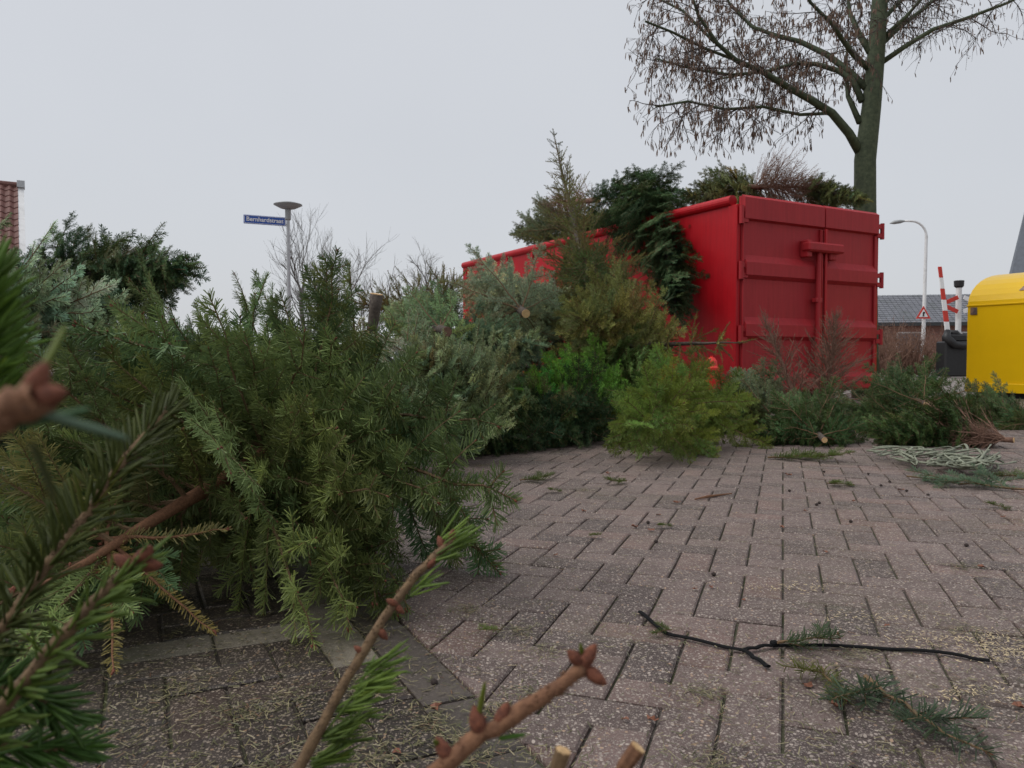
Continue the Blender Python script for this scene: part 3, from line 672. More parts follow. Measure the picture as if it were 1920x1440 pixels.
# level crossing barrier and signal post
D3 = 24.
b0 = P(1775, 640, D3); bt = P(1762, 500, D3); cr = empty('crossing_barrier', (b0[0], b0[1], 0), 'raised red and white striped crossing barrier on black drive unit', 'barrier')
L0 = V3(b0[0], b0[1], 0); p0 = P(1777, 624, D3) - L0; p1 = bt - L0; nst = 6; ca_ = [p0 + (p1 - p0) * i / nst for i in range(nst + 1)]
Rb = np.stack([V3(1, 0, 0), V3(0, 1, 0), nrm(p1 - p0)], 1); Lb_ = np.linalg.norm(p1 - p0) / nst
for i in range(nst): b = MB(); b.box((ca_[i] + ca_[i + 1]) / 2, (.15 - .008 * i, .05, Lb_ - .002), Rb, 0, .5, .006); b.build('stripe', M['signred'] if i % 2 else M['signwhite'], cr)
b = MB(); b.box(V3(.32, .2, .55), (.8, .55, 1.1), None, 0, .5, .04); b.box(V3(.36, .2, 1.2), (.62, .45, .26), None, 0, .5, .06); b.build('drive_unit', M['black'], cr)
b = MB(); b.tube([p0 + V3(.0, 0, .05), p0 + V3(-.1, -.1, -.15), p0 + V3(.15, -.15, -.38), p0 + V3(.5, -.15, -.42)], [.10, .13, .12, .1], 10); b.tube([p0 + V3(.1, .1, .02), p0 + V3(.3, .1, .0), p0 + V3(.5, .1, -.2)], [.07, .1, .1], 10); b.build('counterweight_arm', M['black'], cr, smooth=True)
s0 = P(1796, 640, D3 + .6); sgp = empty('signal_post', (s0[0], s0[1], 0), 'white crossing signal post with dark lamp hood and red diagonal cross arms', 'signal'); zt3 = P(1796, 540, D3 + .6)[2]
b = MB(); b.tube([(0, 0, 0), (0, 0, zt3)], .085, 12); b.build('post', M['white_paint'], sgp)
b = MB(); b.lathe([(.09, zt3), (.14, zt3 + .05), (.15, zt3 + .22), (.135, zt3 + .23)], V3(0, 0, 0), 12); b.build('lamp_hood', M['black'], sgp)
for (za_, sgn) in ((P(0, 560, D3)[2], 1), (P(0, 578, D3)[2], -1)):
    for sd in (-1, 1):
        b = MB(); an = sgn * .42 * sd; R_ = np.array([[math.cos(an), 0, -math.sin(an)], [0, 1, 0], [math.sin(an), 0, math.cos(an)]]).T
        b.box(V3(sd * .27, -.12, za_ ), (.4, .02, .13), R_, 0, .5, .004); b.build('cross_arm', M['signred'] if sd < 0 else M['signwhite'], sgp)
# yellow trailer
M['yellow'] = simple('yellow_paint', (.80, .50, .004), .32, var=.04, scale=2, bmp=.02)
t0 = P(1812, 700, 12.0); TR = empty('trailer', (t0[0], t0[1], 0), 'bright yellow box trailer with curved roof on dark chassis', 'trailer', rz=math.radians(-62))
ZS = P(0, 574, 12)[2]; ZR = P(0, 519, 12.7)[2]; ZL = P(0, 733, 12)[2]; TL = 3.6
prof = [(0, ZL), (0, ZS)] + [(.95 * (1 - math.cos(a)), ZS + (ZR - ZS) * math.sin(a)) for a in np.linspace(.12, math.pi / 2, 9)] + [(1.05 + .95 * math.sin(a), ZS + (ZR - ZS) * math.cos(a)) for a in np.linspace(0.05, math.pi / 2, 8)] + [(2.0, ZL)]
b = MB(); b.prism([[0, y, z] for y, z in prof], (TL, 0, 0)); b.build('body', M['yellow'], TR)
b = MB(); cbox(b, -.012, TL, -.02, -.003, ZL - .01, ZL + .13, .006); b.build('flange', M['yellow'], TR)
b = MB(); cbox(b, -.012, TL, -.014, -.003, ZS - .012, ZS + .012, .004); b.build('seam_strip', M['yellow'], TR)
b = MB(); cbox(b, .1, TL, .1, 1.9, ZL - .16, ZL - .004, .01); b.build('chassis', M['darkwood'], TR)
for y in (.2, 1.6):
    b = MB(); b.lathe([(.12, -.1), (.26, -.1), (.29, -.06), (.29, .06), (.26, .1), (.12, .1)], V3(0, 0, 0), 22, 0, np.array([[1, 0, 0], [0, 0, -1], [0, 1, 0.]])); w = b.build('wheel', M['black'], TR, loc=(2.2, y + .05, .29 - .05 + .0))
b = MB(); cbox(b, .9, 1.0, .3, .4, -.05, ZL - .1, .01); b.build('support_leg', M['galv'], TR)
M['sticker'] = simple('printed_sticker', (.09, .075, .07), .3, var=.7, scale=9, dirt=(.42, .27, .2))
b = MB(); cbox(b, .05, .15, -.012, -.004, ZS - .14, ZS - .03, 0); b.build('decal', M['sticker'], TR)
a1, a2 = .35, .95; pa = [(.95 * (1 - math.cos(a)) - .004, ZS + (ZR - ZS) * math.sin(a) + .006) for a in np.linspace(a1, a2, 5)]
b = MB(); k = b.verts([[.72 + .16 * i / 4, y, z] for i, (y, z) in enumerate(pa)] + [[1.5, y, z] for y, z in pa]); b.quads([[k + i, k + 5 + i, k + 6 + i, k + 1 + i] for i in range(4)]); b.build('picture_sticker', M['sticker'], TR)
# red hydrant top
hy = P(1334, 690, 7.2); hyd = empty('hydrant', (hy[0], hy[1], 0), 'small bright red hydrant with domed cap beside the container', 'hydrant'); M['hyd'] = simple('hydrant_red', (.72, .03, .02), .4, var=.06)
b = MB(); b.lathe([(.09, -.05), (.09, .05), (.055, .07), (.055, .46), (.05, .48)], V3(0, 0, 0), 16); b.build('post', M['hyd'], hyd)
b = MB(); b.lathe([(.04, .475), (.075, .48), (.075, .505), (.056, .52), (.05, .565), (.03, .595), (.012, .602), (.012, .615)], V3(0, 0, 0), 18); b.build('cap', M['hyd'], hyd, smooth=False)

# ------------------------------------------------------------------ leafless trees
M['alder_bark'] = bark_mat('alder_bark', (.026, .038, .019), (.088, .108, .058), 14)
M['alder_twig'] = bark_mat('alder_twig', (.035, .026, .024), (.085, .06, .05), 30)
M['catkin'] = bark_mat('catkin', (.075, .044, .03), (.17, .105, .072), 40)
M['grey_bark'] = bark_mat('grey_bark', (.10, .095, .09), (.22, .21, .195), 20)
def catkin(mb, p, d, L, r):
    a = nrm(np.cross(d, V3(.7, .3, .2))); b2 = np.cross(d, a); v = []
    for t, w in ((0, .5), (.25, 1), (.75, .95), (1, .3)):
        for q in range(3): an = q * 2.094; v.append(p + d * L * t + (a * math.cos(an) + b2 * math.sin(an)) * r * w)
    k = mb.verts(v); i = np.arange(3); j = (i + 1) % 3
    for t in range(3): mb.quads(np.stack([k + 3 * t + i, k + 3 * t + j, k + 3 * t + 3 + j, k + 3 * t + 3 + i], 1))
al_b = P(1628, 470, 12.3); AL = empty('alder_tree', (al_b[0], al_b[1], 0), 'tall leafless alder hung with brown catkins standing behind the red container', 'tree'); A_O = V3(al_b[0], al_b[1], 0)
DA = 12.3
def pl(pts, dd=0.0): n = len(pts); return np.array([P(x, y, DA + dd * i / (n - 1)) - A_O for i, (x, y) in enumerate(pts)])
tr_ = np.concatenate([[V3(.0, 0, -.05), V3(-.01, 0, .8)], pl([(1622, 380), (1622, 300), (1634, 200), (1643, 100), (1650, 0), (1656, -120), (1660, -260)])])
b = MB(); b.tube(tr_, [.22, .18, .168, .165, .146, .132, .122, .105, .08], 14); b.build('trunk', M['alder_bark'], AL, smooth=True)
limbs = [([(1612, 285), (1592, 250), (1560, 212), (1520, 187), (1480, 165), (1430, 135), (1380, 113), (1345, 82), (1310, 30), (1290, -30)], -1.2, .075),
         ([(1616, 190), (1600, 150), (1570, 132), (1530, 120), (1490, 119), (1440, 133), (1390, 140), (1340, 150)], .9, .055),
         ([(1624, 165), (1590, 132), (1550, 102), (1500, 78), (1450, 65), (1410, 50), (1370, 10), (1340, -40)], 1.5, .06),
         ([(1628, 128), (1600, 102), (1580, 75), (1560, 45), (1520, 5), (1490, -40)], -.9, .05),
         ([(1632, 98), (1610, 62), (1592, 20), (1587, -40)], .8, .06),
         ([(1652, 118), (1700, 85), (1750, 55), (1810, 35), (1890, 5), (1930, -15)], -.7, .045),
         ([(1655, 80), (1690, 48), (1740, 10), (1790, -40)], .9, .05), ([(1656, 70), (1700, 30), (1760, -40)], -.4, .04), ([(1652, 40), (1700, -10), (1740, -60)], 1.2, .04),
         ([(1612, 230), (1590, 180), (1585, 120), (1592, 70)], .5, .05), ([(1650, -20), (1600, -80), (1520, -140)], .6, .06), ([(1655, -60), (1720, -130), (1800, -180)], -.6, .06),
         ([(1560, 212), (1500, 215), (1430, 200), (1360, 205), (1290, 190), (1230, 200)], -1.4, .028), ([(1430, 135), (1370, 140), (1300, 130), (1230, 110)], .2, .026), ([(1380, 113), (1320, 90), (1260, 60), (1210, 40)], -.9, .026), ([(1340, 80), (1280, 20), (1220, -10)], .6, .024)]
rngA = np.random.default_rng(5); tw = MB(); ck = MB(); nck = 0
starts = []
for pts, dd, r in limbs:
    q = pl(pts, dd); K = len(q); b = MB(); b.tube(q, np.linspace(r, .016, K), 8); b.build('limb', M['alder_bark'], AL, smooth=True)
    L = np.sum(np.linalg.norm(np.diff(q, axis=0), axis=1)); n = int(L / .105)
    for s in rngA.uniform(.22 * L, L, n):
        p, T, _ = path_eval(q, np.array([s])); starts.append((p[0], T[0], s / L))
def in_alder(p):      # world-space extent of the crown, seen as in the photo
    w = p + A_O; x = CX + F * w[0] / w[1]; y = HOR - F * (w[2] - CAM_H) / w[1]
    if x < 1640: lim = 300 - 150 * max(0, (x - 1540) / 100) if x > 1230 else 300 - (1230 - x) * 1.6
    else: lim = 250 - abs(x - 1680) * .9 if x < 1800 else 130
    return x > 1168 and y < lim
for (p, T, f) in starts:
    d = nrm(T * .5 + V3(rngA.normal(0, .6), rngA.normal(0, .8), rngA.normal(-.05, .5))); l = rngA.uniform(.35, 1.0); pts = [p]; K = 7
    for i in range(K - 1):
        d = nrm(d + V3(rngA.normal(0, .16), rngA.normal(0, .16), rngA.normal(-.06, .14))); pts.append(pts[-1] + d * l / (K - 1))
    pts = np.array(pts)
    if not in_alder(pts[-1]): continue
    tw.tube(pts, np.linspace(.009, .003, K), 4, caps=False)
    right = (pts[-1] + A_O)[0] / (pts[-1] + A_O)[1] > (1650 - CX) / F
    for s in rngA.uniform(.1, 1., int(8 * l / .6) + 2):
        p2, T2, _ = path_eval(pts, np.array([s * l])); d2 = nrm(T2[0] * .6 + rngA.normal(0, .7, 3) + V3(0, 0, -.25)); l2 = rngA.uniform(.1, .32)
        q = np.array([p2[0], p2[0] + d2 * l2 * .5 + V3(0, 0, rngA.normal(0, .02)), p2[0] + d2 * l2 + V3(0, 0, -.03)])
        if not in_alder(q[-1]): continue
        tw.tube(q, [.0036, .0028, .002], 3, caps=False)
        m = rngA.integers(1, 5) if not right else rngA.integers(0, 2)
        for c in range(m):
            cp = q[-1] + rngA.normal(0, .02, 3) if c else q[-1]
            if c: tw.tube([q[1], cp], [.002, .0015], 3, caps=False)
            catkin(ck, cp, nrm(V3(rngA.normal(0, .18), rngA.normal(0, .18), -1)), rngA.uniform(.06, .105), rngA.uniform(.006, .0092)); nck += 1
        if rngA.random() < .45:      # little cones
            catkin(ck, q[1] + rngA.normal(0, .015, 3), nrm(rngA.normal(0, 1, 3)), .02, .010)
o = tw.build('twigs', M['alder_twig'], AL); o['kind'] = 'stuff'
o = ck.build('catkins', M['catkin'], AL); o['kind'] = 'stuff'
def bare_tree(name, label, base, H, seed, mat, levels=4, spread=.5, r0=.06, nk=5, d0=V3(0, 0, 1), stems=1, droop=0.):
    rng = np.random.default_rng(seed); root = empty(name, tuple(base), label, 'tree'); tb = MB(); tm_ = MB()
    def grow(p, d, L, r, lv):
        K = 6; pts = [p]; dd = d
        for i in range(K - 1): dd = nrm(dd + rng.normal(0, .09, 3) + V3(0, 0, .05 - (droop if lv < 2 else 0))); pts.append(pts[-1] + dd * L / (K - 1))
        pts = np.array(pts); (tb if lv == levels else tm_).tube(pts, np.linspace(r, r * .5, K), 7 if lv >= levels - 1 else 4 if lv > 1 else 3, caps=False)
        if lv == 0: return
        for k in range(nk):
            s = rng.uniform(.3, 1.) if k else 1.; q, T, _ = path_eval(pts, np.array([s * L])); d2 = nrm(T[0] + rng.normal(0, spread, 3) * V3(1, 1, .6) + V3(0, 0, .12))
            grow(q[0], d2, L * rng.uniform(.45, .75), max(.0035, r * rng.uniform(.38, .6)), lv - 1)
    for s in range(stems): grow(V3(rng.normal(0, .1) * (s > 0), rng.normal(0, .1) * (s > 0), -.05), nrm(d0 + rng.normal(0, .22, 3) * (s > 0)), H * .42, r0, levels)
    tb.build('trunk', mat, root, smooth=True); o = tm_.build('crown', mat, root); return root
tb_ = P(575, 700, 22); bare_tree('bare_tree', 'slender leafless tree just behind the lamp post', (tb_[0], tb_[1], 0), 4.9, 11, M['grey_bark'], 4, .42, .06, 5, nrm(V3(.12, 0, 1)), 3)
tb_ = P(660, 700, 23); bare_tree('bare_tree', 'thin leafless sapling leaning right of the lamp post', (tb_[0], tb_[1], 0), 3.9, 23, M['grey_bark'], 4, .4, .04, 4, nrm(V3(.5, 0, 1)), 2)
tb_ = P(792, 700, 48); bare_tree('birch_tree', 'distant pale leafless birch above the heap left of the container', (tb_[0], tb_[1], 0), 8.2, 31, M['grey_bark'], 4, .4, .10, 6, V3(0, 0, 1), 1, .12)
tb_ = P(-330, 700, 11); bare_tree('bare_tree', 'leafless tree whose twig tip reaches in over the roof', (tb_[0], tb_[1], 0), 6.2, 44, M['alder_twig'], 4, .45, .10, 5, V3(0, 0, 1), 1)
# brown leafless hedge before the low building
for i, (px, dd, h) in enumerate(((1655, 25.5, 1.75), (1690, 26, 1.7), (1728, 26.5, 1.5))):
    hb = P(px, 700, dd); hr = empty('hedge_shrub', (hb[0], hb[1], 0), 'brown leafless hedge shrub before the low brick building', 'shrub', 'leafless hedge'); rg = np.random.default_rng(60 + i); mb = MB()
    for q in range(150):
        p = V3(rg.normal(0, .4), rg.normal(0, .35), 0); d = nrm(V3(rg.normal(0, .3), rg.normal(0, .3), 1)); pts = [p]
        for s in range(5): d = nrm(d + rg.normal(0, .17, 3)); pts.append(pts[-1] + d * h * rg.uniform(.12, .24))
        mb.tube(pts, np.linspace(.011, .004, 6), 3, caps=False)
        for s in range(5): k = pts[rg.integers(1, 6)]; mb.tube([k, k + rg.normal(0, .14, 3) + V3(0, 0, .08)], [.005, .003], 3, caps=False)
    mb.build('stems', M['dead'], hr)

# ------------------------------------------------------------------ the discarded christmas trees
FG, BG_, GR = (.052, .080, .026), (.055, .092, .070), (.085, .105, .080)
T_ = [
 # name, label, base(px,py,d), tip, R, style, tint, kwargs
 ('fir_tree', 'big dark green fir lying tip first on the parking bay paving', (640, 765, 2.50), (30, 1105, 1.42), .72, 'fir_near', (.052, .078, .031), dict(whorls=10, per=8, fold=(80, 52), seed=3, extra=.8, grav=.20, profile=.5, trunk_r=.03, lmin=.10, tmat=M['twig_red'], leader=False,
    lsc=lambda t, d: (.62 if d[0] > .25 and d[2] > .1 else .92 if d[2] > .5 else 1.), skip=lambda t, d, r: t > .84 or (t > .48 and np.dot(d, V3(.36, -.92, .11)) > .12 and r.random() < .86))),
 ('fir_tree', 'pale silvery green fir on the heap beside the pantile roofed house', (-170, 610, 3.5), (225, 585, 4.0), 0.61, 'fir', (0.125, 0.175, 0.12), dict(whorls=9, per=7, fold=(70, 45), seed=4, grav=.0)),
 ('fir_tree', 'rounded dark green fir topping the heap before the pantile roofed house', (70, 530, 6.2), (345, 490, 5.4), 0.62, 'fir', (.045, .080, .042), dict(whorls=12, per=8, fold=(62, 34), seed=5, grav=.3, profile=.55)),
 ('fir_tree', 'dark fir buried beneath the pale silvery fir', (-150, 820, 3.6), (330, 770, 4.0), 0.59, 'fir', (.045, .07, .035), dict(whorls=8, seed=6)),
 ('fir_tree', 'dark fir buried beneath the rounded fir', (40, 680, 5.4), (480, 660, 5.0), 0.65, 'fir', (.045, .07, .035), dict(whorls=8, seed=7)),
 ('fir_tree', 'fir wedged in the heap behind the upturned stump', (480, 740, 4.3), (800, 700, 5.2), 0.50, 'fir', (.055, .085, .055), dict(whorls=8, seed=8)),
 ('spruce_tree', 'olive spruce with stiff bare shoots sticking up behind the upturned stump', (730, 650, 6.8), (868, 520, 7.2), 0.59, 'spruce', (.085, .085, .028), dict(whorls=7, per=6, fold=(62, 45), seed=9, grav=-.25)),
 ('spruce_tree', 'olive spruce lying across the far end of the container', (880, 610, 7.4), (660, 560, 6.8), 0.63, 'spruce', (.085, .088, .03), dict(whorls=8, per=6, fold=(60, 45), seed=10, grav=-.3)),
 ('fir_tree', 'upturned grey green fir with dark stump pointing at the sky', (706, 552, 4.4), (680, 760, 4.5), 0.42, 'fir', (0.1, 0.13, 0.095), dict(whorls=6, per=6, fold=(70, 40), seed=11, bare0=.3, trunk_r=.036, grav=.1)),
 ('fir_tree', 'bluish green fir with dark brown stub end', (838, 622, 5.2), (730, 585, 6.6), 0.42, 'fir', (0.085, 0.125, 0.058), dict(whorls=8, per=7, fold=(48, 30), seed=12, cut=M['dead'], bare0=.08)),
 ('fir_tree', 'grey green fir showing a round pale cut trunk end', (986, 588, 6.1), (905, 545, 7.5), 0.61, 'fir', (0.115, 0.14, 0.092), dict(whorls=8, per=7, fold=(60, 35), seed=13, trunk_r=.034, bare0=.1)),
 ('fir_tree', 'arching blue green fir below the one with the round cut end', (850, 650, 6.2), (1010, 650, 5.2), 0.47, 'fir', (0.105, 0.15, 0.098), dict(whorls=8, per=7, fold=(50, 35), seed=14)),
 ('fir_tree', 'pale sage green fir leaning on the big dark fir', (925, 800, 4.7), (790, 665, 4.3), 0.52, 'fir', (0.14, 0.18, 0.11), dict(whorls=8, per=7, fold=(62, 45), seed=15, grav=.0)),
 ('fir_tree', 'fresh bright green fir with upright shoots', (1150, 750, 6.2), (985, 735, 5.3), 0.54, 'fir', (0.10, 0.215, 0.045), dict(whorls=9, per=7, fold=(62, 50), seed=16, grav=-.35)),
 ('fir_tree', 'dark bluish fir flat on the paving left of the yellow green one', (1110, 775, 5.9), (985, 822, 4.85), 0.50, 'fir', (0.032, 0.062, 0.034), dict(whorls=9, per=7, fold=(72, 55), seed=17)),
 ('fir_tree', 'yellow green fir whose star shaped tip faces the open paving', (1300, 755, 5.6), (1196, 806, 4.2), 0.56, 'fir_near', (0.058, 0.09, 0.021), dict(whorls=8, per=6, fold=(80, 66), seed=18, grav=.08, profile=.6, extra=.7, lsc=lambda t, d: .78 if d[2] > .4 else 1.)),
 ('fir_tree', 'olive fir with pale needle undersides piled against the container', (1200, 650, 7.0), (1075, 590, 6.2), 0.78, 'fir', (0.125, 0.135, 0.05), dict(whorls=8, per=7, fold=(75, 60), seed=19, grav=-.1)),
 ('spruce_tree', 'sparse yellow green spruce with long leader pointing at the lower door hinge', (1150, 650, 6.7), (1388, 638, 6.0), 0.42, 'spruce', (.12, .125, .03), dict(whorls=5, per=6, fold=(68, 62), seed=20, grav=.02, extra=.15)),
 ('spruce_tree', 'tall spruce leaning upright on the container with a thin bare leader', (1118, 600, 8.3), (1042, 275, 9.6), 0.87, 'spruce', (.075, .085, .028), dict(whorls=10, per=5, fold=(62, 40), seed=21, walls=(GROUND, WALL_L), grav=-.1)),
 ('spruce_tree', 'green spruce slumped at the foot of the tall leaning spruce', (1140, 560, 9.0), (1095, 480, 7.9), 0.73, 'spruce', (.05, .088, .028), dict(whorls=9, per=7, fold=(75, 55), seed=22, walls=(GROUND, WALL_L))),
 ('fir_tree', 'dense dark green fir hanging upside down over the container side', (1160, 345, 11.3), (1275, 590, 8.9), .95, 'fir', (.036, .070, .036), dict(whorls=13, per=8, fold=(58, 36), seed=23, grav=.1, walls=(GROUND,), bend=.10, extra=.8, profile=.45)),
 ('dead_tree', 'dry brown tree with cut end beside the hanging dark fir', (1122, 374, 11.2), (1010, 385, 13.2), 0.59, 'bare', (.2, .1, .06), dict(whorls=8, per=7, fold=(50, 35), seed=24)),
 ('fir_tree', 'dark grey green fir at the far end of the container load', (1090, 425, 12.4), (965, 440, 14.2), 0.87, 'fir', (.05, .070, .04), dict(whorls=8, per=7, fold=(65, 45), seed=25, grav=-.1)),
 ('fir_tree', 'pale arching fir on the container beside the dead brown tree', (1430, 352, 11.4), (1280, 368, 11.0), 0.70, 'fir', (.105, .125, .06), dict(whorls=8, per=7, fold=(55, 35), seed=26, grav=.12)),
 ('dead_tree', 'reddish brown needleless tree on top of the container doors', (1400, 350, 11.0), (1560, 350, 11.4), 0.73, 'bare', (.2, .1, .06), dict(whorls=11, per=9, fold=(62, 30), seed=27, grav=-.1, extra=1.)),
 ('fir_tree', 'fir on the container load drooping over the right door', (1500, 355, 11.8), (1622, 375, 10.35), 0.50, 'fir', (.07, .09, .04), dict(whorls=8, per=7, fold=(55, 40), seed=28, grav=.25)),
 ('fir_tree', 'fir bedded inside the container below the pale arching fir', (1500, 400, 11.8), (1300, 400, 12.6), 0.84, 'fir', (.05, .07, .035), dict(whorls=7, seed=29, grav=.3)),
 ('fir_tree', 'fir bedded inside the container behind the hanging dark fir', (1280, 400, 12.4), (1080, 420, 14.0), 0.84, 'fir', (.05, .07, .035), dict(whorls=7, seed=30, grav=.3)),
 ('fir_tree', 'grey green fir with mossy stems beside the dead brown saplings', (1458, 790, 6.0), (1385, 715, 6.9), 0.42, 'fir', (0.06, 0.075, 0.042), dict(whorls=7, per=7, fold=(60, 40), seed=31)),
 ('dead_tree', 'upright dead brown sapling with thin twigs in front of the doors', (1545, 775, 7.6), (1565, 590, 7.8), 0.60, 'bare', (.2, .1, .06), dict(whorls=11, per=7, extra=.6, fold=(66, 30), seed=32, walls=(GROUND, WALL_D), grav=-.15)),
 ('dead_tree', 'dead brown sapling with one long bent twig before the left door', (1500, 770, 7.3), (1425, 590, 7.6), 0.45, 'bare', (.2, .1, .06), dict(whorls=8, per=6, extra=.5, fold=(58, 26), seed=33, walls=(GROUND, WALL_D), grav=-.15)),
 ('fir_tree', 'dark green fir flat on the paving showing a small round cut end', (1546, 826, 5.05), (1480, 775, 6.6), 0.42, 'fir', (0.024, 0.046, 0.016), dict(grav=.3, whorls=8, per=7, fold=(78, 50), seed=34, trunk_r=.018, bare0=.03)),
 ('fir_tree', 'dark green fir with pale cut end between container and yellow trailer', (1736, 758, 6.2), (1650, 722, 7.9), 0.44, 'fir', (0.026, 0.048, 0.017), dict(grav=.35, whorls=8, per=7, fold=(78, 50), seed=35, trunk_r=.02, bare0=.03)),
 ('fir_tree', 'mid green fir with brown dead lower branches and thick reddish stump', (1872, 833, 5.2), (1620, 800, 5.9), 0.42, 'fir', (0.034, 0.058, 0.019), dict(grav=.2, whorls=9, per=7, fold=(42, 35), seed=36, trunk_r=.026, dead_to=.28, cut=M['dead'])),
 ('fir_tree', 'green fir lying below the chassis of the yellow trailer', (1960, 790, 6.4), (1760, 790, 7.0), 0.38, 'fir', (0.034, 0.056, 0.022), dict(grav=.3, whorls=8, per=7, seed=37)),
 ('fir_tree', 'fir buried in the middle of the heap under the olive fir', (1000, 745, 6.8), (1280, 735, 7.2), 0.59, 'fir', (.045, .07, .035), dict(whorls=8, seed=38)),
 ('fir_tree', 'fir buried in the heap under the grey green cut fir', (1020, 690, 7.6), (840, 690, 7.0), 0.59, 'fir', (.05, .075, .045), dict(whorls=8, seed=39)),
 ('spruce_tree', 'spruce buried in the heap by the container side', (1180, 680, 8.2), (1000, 660, 9.2), 0.77, 'spruce', (.05, .075, .03), dict(whorls=8, seed=40, walls=(GROUND, WALL_L))),
 ('fir_tree', 'small dark fir on the paving at the foot of the big dark fir', (1010, 838, 5.5), (880, 842, 4.6), .36, 'fir', (.042, .07, .03), dict(whorls=8, per=7, fold=(65, 45), seed=61)),
 ('fir_tree', 'sage fir slumped between pale sage fir and dark bluish fir', (980, 760, 5.6), (900, 800, 4.9), .5, 'fir', (0.095, 0.13, 0.07), dict(whorls=8, per=7, fold=(65, 45), seed=62)),
 ('fir_tree', 'dark fir in the low heap behind the small round cut end', (1700, 815, 6.3), (1550, 790, 6.7), .42, 'fir', (.03, .052, .02), dict(whorls=8, per=7, fold=(65, 45), seed=63, grav=.3)),
 ('fir_tree', 'dark fir in the low heap beside the trailer wheel', (1910, 805, 6.8), (1800, 765, 7.4), .45, 'fir', (.032, .055, .022), dict(whorls=8, per=7, fold=(65, 45), seed=64, grav=.3)),
 ('fir_tree', 'green fir in the low heap between the dead sapling and the pale cut end', (1620, 800, 7.2), (1770, 780, 6.9), .42, 'fir', (.036, .06, .022), dict(whorls=8, per=7, fold=(65, 45), seed=65, grav=.3)),
 ('fir_tree', 'second dark green fir hugging the back of the big one', (690, 800, 3.3), (230, 650, 2.85), .56, 'fir_near', (.048, .074, .030), dict(whorls=9, per=7, fold=(72, 50), seed=66, grav=.15, profile=.5, lsc=lambda t, d: .98 if d[2] > .4 else 1.)),
 ('fir_tree', 'muted green fir between the upturned stump and the big dark fir', (560, 800, 3.9), (860, 770, 3.9), .40, 'fir', (.065, .09, .05), dict(whorls=9, per=7, fold=(68, 45), seed=67, grav=.15)),
 ('spruce_tree', 'dense olive spruce propped on the container side left of the hanging fir', (1110, 610, 9.2), (1065, 425, 10.9), .85, 'spruce', (.055, .072, .026), dict(whorls=10, per=8, fold=(65, 45), seed=68, walls=(GROUND, WALL_L), grav=.0, extra=.9)),
 ('fir_tree', 'dusty green fir packed between the cut fir and the leaning spruce', (930, 600, 7.8), (1060, 560, 8.2), .55, 'fir', (.085, .11, .065), dict(whorls=9, per=8, fold=(62, 40), seed=69, walls=(GROUND, WALL_L), grav=.15)),
 ('fir_tree', 'muted green fir packed beside the yellow green one', (1440, 780, 6.6), (1340, 770, 5.9), .42, 'fir', (.055, .08, .032), dict(whorls=8, per=7, fold=(65, 45), seed=70, grav=.2)),
 ('dead_tree', 'rusty brown dead fir top lying beside the thick reddish stump', (1900, 838, 5.05), (1790, 822, 5.3), .26, 'bare', (.2, .1, .06), dict(whorls=9, per=9, fold=(45, 25), seed=72, extra=1.)),
 ('fir_tree', 'green fir filling the low heap beside the rusty dead top', (1840, 800, 5.9), (1690, 800, 5.7), .38, 'fir', (.034, .058, .02), dict(whorls=9, per=8, fold=(65, 42), seed=73, grav=.25)),
 ('fir_tree', 'deep green fir on the paving below the pale sage fir', (1060, 800, 5.7), (890, 838, 4.7), .42, 'fir', (.04, .075, .038), dict(whorls=9, per=7, fold=(70, 45), seed=51)),
 ('fir_tree', 'olive grey fir in the heap between stump and bluish fir', (740, 720, 5.0), (890, 690, 5.4), .50, 'fir', (.07, .095, .06), dict(whorls=8, per=7, fold=(65, 45), seed=52)),
 ('fir_tree', 'dull green fir pressed against the container foot', (1260, 650, 7.9), (1120, 640, 7.6), .62, 'fir', (.06, .085, .04), dict(whorls=8, per=7, fold=(65, 45), seed=53, walls=(GROUND, WALL_L))),
 ('fir_tree', 'grey fir high on the heap by the middle of the container side', (960, 620, 8.6), (1100, 590, 8.2), .70, 'fir', (.075, .095, .06), dict(whorls=8, per=7, fold=(65, 45), seed=54, walls=(GROUND, WALL_L))),
 ('fir_tree', 'grey fir under the far end of the container side', (1000, 660, 8.6), (850, 630, 8.4), .65, 'fir', (.075, .098, .06), dict(whorls=8, per=7, fold=(65, 45), seed=55, walls=(GROUND, WALL_L))),
 ('fir_tree', 'low dark fir lying before the container doors', (1600, 832, 5.5), (1420, 838, 5.3), .34, 'fir', (0.026, 0.048, 0.018), dict(grav=.3, whorls=8, per=7, fold=(60, 40), seed=56)),
 ('fir_tree', 'low green fir lying behind the tangled netting', (1830, 836, 5.4), (1650, 845, 5.2), .34, 'fir', (0.03, 0.054, 0.02), dict(grav=.3, whorls=8, per=7, fold=(60, 40), seed=57)),
 ('fir_tree', 'green fir on the heap between bright green fir and container', (1080, 700, 6.6), (1230, 690, 6.0), .55, 'fir', (.06, .10, .035), dict(whorls=8, per=7, fold=(68, 50), seed=58)),
 ('fir_tree', 'dark fir hanging over the far container rim', (1130, 400, 12.2), (1060, 520, 11.0), .6, 'fir', (.05, .07, .035), dict(whorls=8, per=7, fold=(60, 40), seed=59)),
]
ROOTS = [xmas_tree(nm, lab, P(*b_), P(*t_), R_, st, ti, **kw) for (nm, lab, b_, t_, R_, st, ti, kw) in T_]
big = ROOTS[0]; wb = P(640, 765, 2.50); wt = P(30, 1105, 1.42); wh = wb + (wt - wb) * .82       # its bare leading shoot and last whorl
